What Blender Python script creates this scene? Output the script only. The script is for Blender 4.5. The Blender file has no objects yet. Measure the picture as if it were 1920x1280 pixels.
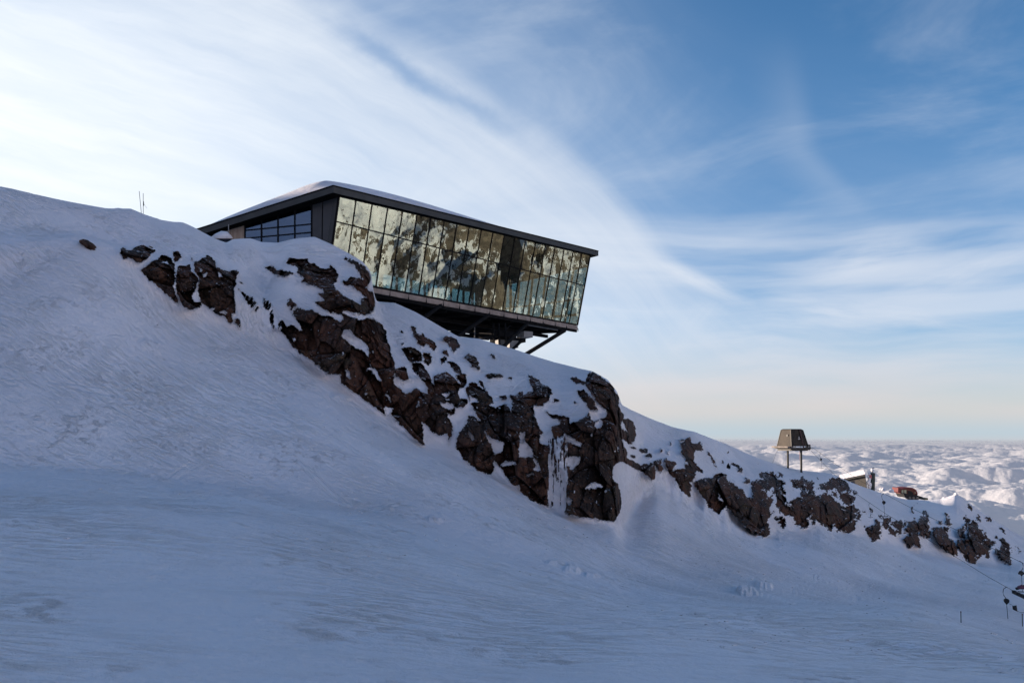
import bpy, bmesh, math, random
import numpy as np
from mathutils import Vector, Matrix
R = math.radians
random.seed(7); rng = np.random.default_rng(11)
S = bpy.context.scene
C = S.collection

# ------------------------------------------------------------------ camera
W0, H0 = 1920.0, 1280.0
LENS = 28.0
F = W0*LENS/36.0
PITCH = math.atan((815-640)/F)
cam_d = bpy.data.cameras.new("camera"); cam = bpy.data.objects.new("camera", cam_d); C.objects.link(cam)
cam_d.lens = LENS; cam_d.sensor_width = 36; cam_d.clip_start = 0.05; cam_d.clip_end = 400000
cam.location = (0, 0, 0); cam.rotation_euler = (R(90)+PITCH, 0, 0)
S.camera = cam
S.render.resolution_x = 1024; S.render.resolution_y = 682

# ------------------------------------------------------------------ light, exposure
SUN_AZ, SUN_EL = -66.0, 8.5            # degrees clockwise from +Y, elevation
S.view_settings.view_transform = 'Standard'; S.view_settings.look = 'None'
S.view_settings.exposure = 1.08; S.view_settings.gamma = 1.0
sd = Vector((math.sin(R(SUN_AZ))*math.cos(R(SUN_EL)), math.cos(R(SUN_AZ))*math.cos(R(SUN_EL)), math.sin(R(SUN_EL))))
sun_d = bpy.data.lights.new("sun", 'SUN'); sun = bpy.data.objects.new("sun", sun_d); C.objects.link(sun)
sun_d.energy = 4.9; sun_d.angle = R(0.5); sun_d.color = (1.0, 0.81, 0.64)
sun.rotation_euler = sd.to_track_quat('Z', 'Y').to_euler()

# ------------------------------------------------------------------ node helpers
class N:
    """tiny expression wrapper round shader sockets"""
    def __init__(s, t, sock): s.t = t; s.s = sock
    def _m(s, op, *a, clamp=False):
        n = s.t.nodes.new('ShaderNodeMath'); n.operation = op; n.use_clamp = clamp
        for i, v in enumerate((s,)+a):
            if isinstance(v, N): s.t.links.new(v.s, n.inputs[i])
            else: n.inputs[i].default_value = v
        return N(s.t, n.outputs[0])
    def __add__(s, o): return s._m('ADD', o)
    __radd__ = __add__
    def __mul__(s, o): return s._m('MULTIPLY', o)
    __rmul__ = __mul__
    def __sub__(s, o): return s._m('SUBTRACT', o)
    def __rsub__(s, o): return (s*-1.0)+o
    def __truediv__(s, o): return s._m('DIVIDE', o)
    def pow(s, o): return s._m('POWER', o)
    def mx(s, o): return s._m('MAXIMUM', o)
    def mn(s, o): return s._m('MINIMUM', o)
    def abs(s): return s._m('ABSOLUTE')
    def smooth(s, a, b, lo=0.0, hi=1.0):
        n = s.t.nodes.new('ShaderNodeMapRange'); n.interpolation_type = 'SMOOTHSTEP'
        s.t.links.new(s.s, n.inputs[0])
        n.inputs[1].default_value = a; n.inputs[2].default_value = b
        n.inputs[3].default_value = lo; n.inputs[4].default_value = hi
        return N(s.t, n.outputs[0])
def vec(t, x, y, z=0.0):
    n = t.nodes.new('ShaderNodeCombineXYZ')
    for i, v in enumerate((x, y, z)):
        if isinstance(v, N): t.links.new(v.s, n.inputs[i])
        else: n.inputs[i].default_value = v
    return N(t, n.outputs[0])
def sep(t, v):
    n = t.nodes.new('ShaderNodeSeparateXYZ'); t.links.new(v.s, n.inputs[0])
    return [N(t, n.outputs[i]) for i in range(3)]
def noise(t, v, scale=1.0, detail=4.0, rough=0.5, dist=0.0, lac=2.0):
    n = t.nodes.new('ShaderNodeTexNoise')
    if v is not None: t.links.new(v.s, n.inputs['Vector'])
    n.inputs['Scale'].default_value = scale; n.inputs['Detail'].default_value = detail
    n.inputs['Roughness'].default_value = rough; n.inputs['Distortion'].default_value = dist
    n.inputs['Lacunarity'].default_value = lac
    return N(t, n.outputs['Fac'])
def mixc(t, f, a, b):
    n = t.nodes.new('ShaderNodeMix'); n.data_type = 'RGBA'
    for idx, v in ((0, f), (6, a), (7, b)):
        if isinstance(v, N): t.links.new(v.s, n.inputs[idx])
        else: n.inputs[idx].default_value = v if idx == 0 else (*v, 1.0)
    return N(t, n.outputs[2])
def fcurve(t, x, pts, x0, x1, y0, y1):
    """piecewise smooth function x -> y"""
    n = t.nodes.new('ShaderNodeFloatCurve'); c = n.mapping.curves[0]
    pp = [((a-x0)/(x1-x0), (b-y0)/(y1-y0)) for a, b in pts]
    while len(c.points) < len(pp): c.points.new(0.5, 0.5)
    for p, q in zip(c.points, pp): p.location = q
    n.mapping.update()
    m = (x - x0)*(1.0/(x1-x0))
    t.links.new(m._m('ADD', 0.0, clamp=True).s, n.inputs['Value'])
    return N(t, n.outputs[0])*(y1-y0) + y0

def pix_dir(px, py):
    dx = (px-960.0)/F; dy = (640.0-py)/F
    cp, sp = math.cos(PITCH), math.sin(PITCH)
    return np.array([dx, cp-dy*sp, sp+dy*cp])
def at(px, py, Y):
    d = pix_dir(px, py); return Vector(d/d[1]*Y)
def at_r(px, py, r):
    d = pix_dir(px, py); return Vector(d/math.hypot(d[0], d[1])*r)
def at_z(px, py, z):
    d = pix_dir(px, py); return Vector(d/d[2]*z)
def on_plane(px, py, p0, nrm):
    d = Vector(pix_dir(px, py)); return d*(Vector(p0).dot(nrm)/d.dot(nrm))
def uv(px, py):
    """smooth sky coordinates of a direction (same formula as in the world shader)"""
    d = pix_dir(px, py); d = d/np.linalg.norm(d)
    return 2*d[0]/(1+d[1]+0.02), 2*d[2]/(1+d[1]+0.02)

# ------------------------------------------------------------------ world
world = bpy.data.worlds.new("World"); S.world = world; world.use_nodes = True
t = world.node_tree; t.nodes.clear()
out = t.nodes.new('ShaderNodeOutputWorld'); bg = t.nodes.new('ShaderNodeBackground')
t.links.new(bg.outputs[0], out.inputs[0]); bg.inputs['Strength'].default_value = 0.1
sky = t.nodes.new('ShaderNodeTexSky'); sky.sky_type = 'NISHITA'; sky.sun_disc = False
sky.sun_elevation = R(SUN_EL); sky.sun_rotation = R(SUN_AZ); sky.altitude = 2000; sky.air_density = 1.0
sky.dust_density = 0.6; sky.ozone_density = 2.0
tc = t.nodes.new('ShaderNodeTexCoord')
X, Y, Z = sep(t, N(t, tc.outputs['Generated']))
k = (Y+1.02).mx(0.05).pow(-1.0)*2.0
u = X*k; v = Z*k
def uvp(px, py): return uv(px, py)
# lower edge of the blue: the great arc of cirrus
edge_px = [(-700,-700),(-300,-420),(0,-260),(300,-160),(560,-60),(700,25),(850,105),(940,165),(1050,240),(1130,310),(1200,385),(1260,460),(1330,510),(1420,560),(1560,600),(1700,622),(1920,640),(2400,660)]
edge = fcurve(t, u, [uvp(*p) for p in edge_px], -1.3, 1.0, -0.3, 1.3)
wob = noise(t, vec(t, u*3.0, v*3.0, 3.1), 1.0, 3, 0.5)-0.5
wob2 = noise(t, vec(t, u*14.0, v*14.0, 1.1), 1.0, 5, 0.6)-0.5
q = edge - v + wob*0.05 + wob2*0.02
# soft band then body
fib1 = noise(t, vec(t, u*2.2+wob*0.3, q*13.0, 0.0), 1.0, 6, 0.55)
fib2 = noise(t, vec(t, u*5.0, q*40.0, 5.0), 1.0, 5, 0.6)
body = q.smooth(-0.012, 0.06)*(fib1.smooth(0.2, 0.75)*0.26+0.70).mn(1.0)
body = 1.0-(1.0-body)*(1.0-q.smooth(-0.42, 0.02)*0.30*(fib1*0.8+0.6))
body = body*(fib2.smooth(0.25, 0.75)*0.14+0.86).mn(1.0)
# left brightening toward the sun
left = u.smooth(-0.05, -0.62)
leftv = v.smooth(0.62, 0.32)
body = body*(left*leftv*0.35+0.76)
body = body*u.smooth(0.30, 0.12, 0.75, 1.0)
# a blue lane cutting the veil from (640,60) to (900,210)
(ax, ay), (bx, by) = uvp(640, 55), uvp(930, 235)
Lx, Ly = bx-ax, by-ay; LL = math.hypot(Lx, Ly); Lx /= LL; Ly /= LL
al = (u-ax)*Lx + (v-ay)*Ly; ac = (v-ay)*Lx - (u-ax)*Ly
lane = (ac+wob2*0.03).abs().smooth(0.022, 0.0)*al.smooth(-0.08, 0.06)*al.smooth(LL+0.12, LL-0.05)
body = body*(1.0-lane*0.55)
# top left is thinner
tl = v.smooth(0.50, 0.66)*u.smooth(0.0, -0.3)
body = body*(1.0-tl*0.45)
# thin wisps over the blue
wis = noise(t, vec(t, u*3.0+v*1.0, v*7.0-u*1.2, 9.0), 1.0, 6, 0.6, 0.6)
wis = wis.smooth(0.42, 0.85)*0.30 + 0.03
vx = (u - (0.37 - (v-0.30)*0.18 + (0.34-v).mx(0.0)*0.7))
tail = vx.abs().smooth(0.07, 0.0)*v.smooth(0.22, 0.32)*v.smooth(0.50, 0.34)*0.15*vx.smooth(0.015, -0.02)
# bright streaks low on the right
def streak(p, q_, w, amp, seed):
    (ax, ay), (bx, by) = uvp(*p), uvp(*q_)
    Lx, Ly = bx-ax, by-ay; LL = math.hypot(Lx, Ly); Lx /= LL; Ly /= LL
    al = (u-ax)*Lx + (v-ay)*Ly; ac = (v-ay)*Lx - (u-ax)*Ly + wob*0.06
    ragged = noise(t, vec(t, al*5.0, ac*26.0, seed), 1.0, 5, 0.6).smooth(0.25, 0.7)
    return ac.abs().smooth(w, 0.0)*al.smooth(-0.03, 0.10)*al.smooth(LL+0.08, LL-0.12)*ragged*amp
low = streak((1180,465), (1400,560), 0.018, 1.0, 1.0)
for a in (((1370,555), (1290,630), 0.034, 0.85, 2.0), ((1480,500), (1780,470), 0.048, 0.8, 3.0), ((1430,560), (1800,615), 0.034, 0.9, 4.0),
          ((1640,560), (1960,470), 0.038, 0.7, 5.0), ((1380,590), (1640,600), 0.045, 0.7, 6.0), ((1270,640), (1560,655), 0.020, 0.75, 7.0),
          ((1330,720), (1500,690), 0.055, 0.8, 8.0), ((1850,360), (1980,330), 0.05, 0.4, 8.5), ((1400,760), (1800,740), 0.024, 0.6, 9.0)):
    low = low.mx(streak(*a))
veil = v.smooth(0.20, 0.0)*0.44 + v.smooth(0.06, 0.0)*0.48
strat = noise(t, vec(t, u*2.2+v*2.0, v*22.0+wob*1.2, 12.0), 1.0, 6, 0.5).smooth(0.36, 0.72)*v.smooth(0.33, 0.20)*0.62
dens = 1.0 - (1.0-body)*(1.0-wis)*(1.0-tail)*(1.0-low)*(1.0-veil)*(1.0-strat)
dens = dens.mn(1.0)
# clouds thin out overhead and behind the viewer
dens = dens*v.smooth(1.5, 0.8, 0.25, 1.0)
# colour of the lit cloud: white toward the sun, grey-blue away, peach near the horizon
sunside = u.smooth(0.45, -0.55)
ccol = mixc(t, sunside, (3.5, 3.75, 4.2), (4.8, 5.0, 5.15))
ccol = mixc(t, v.smooth(0.15, 0.01), ccol, (3.45, 3.15, 3.1))
ccol = mixc(t, v.smooth(0.035, 0.0), ccol, (2.5, 2.95, 3.3))
hs = t.nodes.new('ShaderNodeMix'); hs.data_type = 'RGBA'; hs.blend_type = 'MULTIPLY'; hs.inputs[0].default_value = 1.0
t.links.new(sky.outputs[0], hs.inputs[6]); hs.inputs[7].default_value = (0.63, 0.90, 1.12, 1.0)
SKYGAIN = hs
back = Y.smooth(0.45, -0.35)*Z.smooth(-0.05, 0.02)*Z.smooth(0.66, 0.16)  # warm glow added low behind the viewer, a fill light for the snow
bn_ = noise(t, vec(t, X*2.0, Y*2.0, Z*6.0), 1.0, 5, 0.55).smooth(0.3, 0.7)
bk = back*(bn_*0.35+0.5)
dens = 1.0-(1.0-dens)*(1.0-bk)
ccol = mixc(t, back, ccol, (6.0, 4.75, 4.75))
gcol = mixc(t, v.smooth(0.42, 0.10), (0.37, 0.80, 1.04), (0.34, 0.67, 0.92)); t.links.new(gcol.s, hs.inputs[7])
final = mixc(t, dens, N(t, hs.outputs[2]), ccol)
final = mixc(t, Z.smooth(0.004, -0.012), final, (2.75, 2.80, 2.95))  # haze colour below the horizon, showing through the thinned far clouds
t.links.new(final.s, bg.inputs['Color'])

# ------------------------------------------------------------------ object helpers
def tag(o, label=None, cat=None, group=None, kind=None):
    if label: o['label'] = label
    if cat: o['category'] = cat
    if group: o['group'] = group
    if kind: o['kind'] = kind
    return o
def thing(name, label, cat, loc=(0, 0, 0), group=None, rotz=0.0):
    o = bpy.data.objects.new(name, None); C.objects.link(o); o.location = loc; o.rotation_euler = (0, 0, rotz)
    o.empty_display_size = 0.3
    return tag(o, label, cat, group)
class MB:
    """collects geometry (world or local coordinates) for ONE mesh object"""
    def __init__(s): s.bm = bmesh.new()
    def hull(s, pts):
        vs = [s.bm.verts.new(p) for p in pts]
        r = bmesh.ops.convex_hull(s.bm, input=vs)
        return s
    def prism(s, poly, off):
        a = [s.bm.verts.new(p) for p in poly]; b = [s.bm.verts.new(Vector(p)+Vector(off)) for p in poly]
        n = len(a); s.bm.faces.new(a); s.bm.faces.new(b[::-1])
        for i in range(n): s.bm.faces.new((a[i], b[i], b[(i+1) % n], a[(i+1) % n]))
        return s
    def beam(s, A, B, w, h, up=(0, 0, 1)):
        A = Vector(A); B = Vector(B); d = (B-A).normalized(); up = Vector(up)
        sd_ = d.cross(up)
        if sd_.length < 1e-4: sd_ = d.cross(Vector((0, 1, 0)))
        sd_.normalize(); u2 = sd_.cross(d).normalized()
        q = [sd_*(w/2)+u2*(h/2), -sd_*(w/2)+u2*(h/2), -sd_*(w/2)-u2*(h/2), sd_*(w/2)-u2*(h/2)]
        return s.prism([A+x for x in q], B-A)
    def box(s, c, size, rz=0.0):
        m = Matrix.Translation(Vector(c)) @ Matrix.Rotation(rz, 4, 'Z') @ Matrix.Diagonal((*size, 1))
        bmesh.ops.create_cube(s.bm, size=1.0, matrix=m); return s
    def tube(s, pts, r, seg=8, r2=None):
        pts = [Vector(p) for p in pts]; rings = []
        for i, p in enumerate(pts):
            d = (pts[min(i+1, len(pts)-1)]-pts[max(i-1, 0)]).normalized()
            a = d.cross(Vector((0, 0, 1)))
            if a.length < 1e-3: a = d.cross(Vector((1, 0, 0)))
            a.normalize(); b = d.cross(a).normalized()
            rr = r if r2 is None else r+(r2-r)*i/(len(pts)-1)
            rings.append([s.bm.verts.new(p+a*rr*math.cos(2*math.pi*k/seg)+b*rr*math.sin(2*math.pi*k/seg)) for k in range(seg)])
        for i in range(len(rings)-1):
            for k in range(seg):
                s.bm.faces.new((rings[i][k], rings[i][(k+1) % seg], rings[i+1][(k+1) % seg], rings[i+1][k]))
        s.bm.faces.new(rings[0][::-1]); s.bm.faces.new(rings[-1]); return s
    def ball(s, c, r, sub=2, scale=(1, 1, 1)):
        bmesh.ops.create_icosphere(s.bm, subdivisions=sub, radius=r, matrix=Matrix.Translation(Vector(c)) @ Matrix.Diagonal((*scale, 1))); return s
    def grid(s, P):
        n = len(P); m = len(P[0]); V = [[s.bm.verts.new(p) for p in row] for row in P]
        for i in range(n-1):
            for j in range(m-1): s.bm.faces.new((V[i][j], V[i][j+1], V[i+1][j+1], V[i+1][j]))
        return s
    def build(s, name, mat, parent=None, bevel=0.0, smooth=False):
        bmesh.ops.recalc_face_normals(s.bm, faces=s.bm.faces)
        if bevel: bmesh.ops.bevel(s.bm, geom=s.bm.edges[:], offset=bevel, segments=1, affect='EDGES', clamp_overlap=True)
        me = bpy.data.meshes.new(name); s.bm.to_mesh(me); s.bm.free()
        me.materials.append(mat)
        if smooth: me.polygons.foreach_set('use_smooth', [True]*len(me.polygons))
        o = bpy.data.objects.new(name, me); C.objects.link(o)
        if parent is not None:
            o.parent = parent
            o.matrix_parent_inverse = Matrix.Identity(4)
            # geometry given in world coordinates: shift into the parent's frame
            M = Matrix.LocRotScale(parent.location, parent.rotation_euler, parent.scale)
            if parent.get('world_geo', 0) : me.transform(M.inverted())
        return o
def world_parent(name, label, cat, loc, group=None):
    o = thing(name, label, cat, loc, group); o['world_geo'] = 1; return o

def mat(name, col, rough=0.6, metal=0.0, spec=0.5, var=0.0, vscale=3.0, bump=0.0, bscale=30.0):
    m = bpy.data.materials.new(name); m.use_nodes = True; t = m.node_tree
    b = t.nodes['Principled BSDF']; b.inputs['Roughness'].default_value = rough; b.inputs['Metallic'].default_value = metal
    b.inputs['Specular IOR Level'].default_value = spec
    b.inputs['Base Color'].default_value = (*col, 1)
    g = t.nodes.new('ShaderNodeTexCoord'); P = N(t, g.outputs['Object'])
    if var > 0:
        n = noise(t, P, vscale, 5, 0.6).smooth(0.3, 0.7)
        c = mixc(t, n, tuple(x*(1-var) for x in col), tuple(min(1, x*(1+var)) for x in col))
        t.links.new(c.s, b.inputs['Base Color'])
    if bump > 0:
        bn = t.nodes.new('ShaderNodeBump'); bn.inputs['Strength'].default_value = 1.0; bn.inputs['Distance'].default_value = bump
        t.links.new(noise(t, P, bscale, 4, 0.6).s, bn.inputs['Height']); t.links.new(bn.outputs[0], b.inputs['Normal'])
    return m

# ------------------------------------------------------------------ numpy noise
def hash3(ix, iy, iz, seed=0):
    h = (ix.astype(np.int64)*374761393 + iy.astype(np.int64)*668265263 + iz.astype(np.int64)*2147483647 + seed*1274126177) & 0xffffffff
    h = ((h ^ (h >> 13))*1274126177) & 0xffffffff
    h = ((h ^ (h >> 16))*2246822519) & 0xffffffff
    return (h ^ (h >> 15)) & 0xffffffff
def rnd(h): return h.astype(np.float64)/4294967295.0
def vnoise3(x, y, z, seed=0):
    ix, iy, iz = np.floor(x), np.floor(y), np.floor(z)
    fx, fy, fz = x-ix, y-iy, z-iz
    sx, sy, sz = (f*f*f*(f*(f*6-15)+10) for f in (fx, fy, fz))
    ix, iy, iz = ix.astype(np.int64), iy.astype(np.int64), iz.astype(np.int64)
    r = 0
    for a in (0, 1):
        wa = sx if a else 1-sx
        for b in (0, 1):
            wb = sy if b else 1-sy
            for c in (0, 1):
                wc = sz if c else 1-sz
                r = r + wa*wb*wc*rnd(hash3(ix+a, iy+b, iz+c, seed))
    return r*2-1
def fbm3(x, y, z, oct=4, seed=0, gain=0.5, lac=2.03):
    a = 1.0; s = 0; n = 0
    for o in range(oct):
        s = s + a*vnoise3(x, y, z, seed+o*17); n += a; a *= gain; x = x*lac+13.7; y = y*lac+7.1; z = z*lac+3.3
    return s/n
def fbm2(x, y, oct=4, seed=0, gain=0.5): return fbm3(x, y, np.zeros_like(x)+0.37, oct, seed, gain)
def worley(x, y, z, seed=0):
    """returns F1, F2, cell hash, offset vector to the nearest cell point"""
    ix, iy, iz = np.floor(x), np.floor(y), np.floor(z)
    F1 = np.full(x.shape, 9e9); F2 = F1.copy(); H = np.zeros(x.shape, np.int64); D = [np.zeros(x.shape) for _ in range(3)]
    for a in (-1, 0, 1):
        for b in (-1, 0, 1):
            for c in (-1, 0, 1):
                cx, cy, cz = ix+a, iy+b, iz+c
                h = hash3(cx, cy, cz, seed)
                dx = x-(cx+rnd(h)); dy = y-(cy+rnd(hash3(cx, cy, cz, seed+1))); dz = z-(cz+rnd(hash3(cx, cy, cz, seed+2)))
                d = dx*dx+dy*dy+dz*dz
                m = d < F1
                F2 = np.where(m, F1, np.minimum(F2, d)); F1 = np.where(m, d, F1); H = np.where(m, h, H)
                D = [np.where(m, e, o) for e, o in zip((dx, dy, dz), D)]
    return np.sqrt(F1), np.sqrt(F2), H, D
def gblur(a, s, axis):
    rad = int(s*3)+1; kx = np.exp(-0.5*(np.arange(-rad, rad+1)/s)**2); kx /= kx.sum()
    p = [(0, 0)]*a.ndim; p[axis] = (rad, rad); ap = np.pad(a, p, mode='edge'); r = 0
    for i, w in enumerate(kx):
        sl = [slice(None)]*a.ndim; sl[axis] = slice(i, i+a.shape[axis]); r = r + w*ap[tuple(sl)]
    return r

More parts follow.
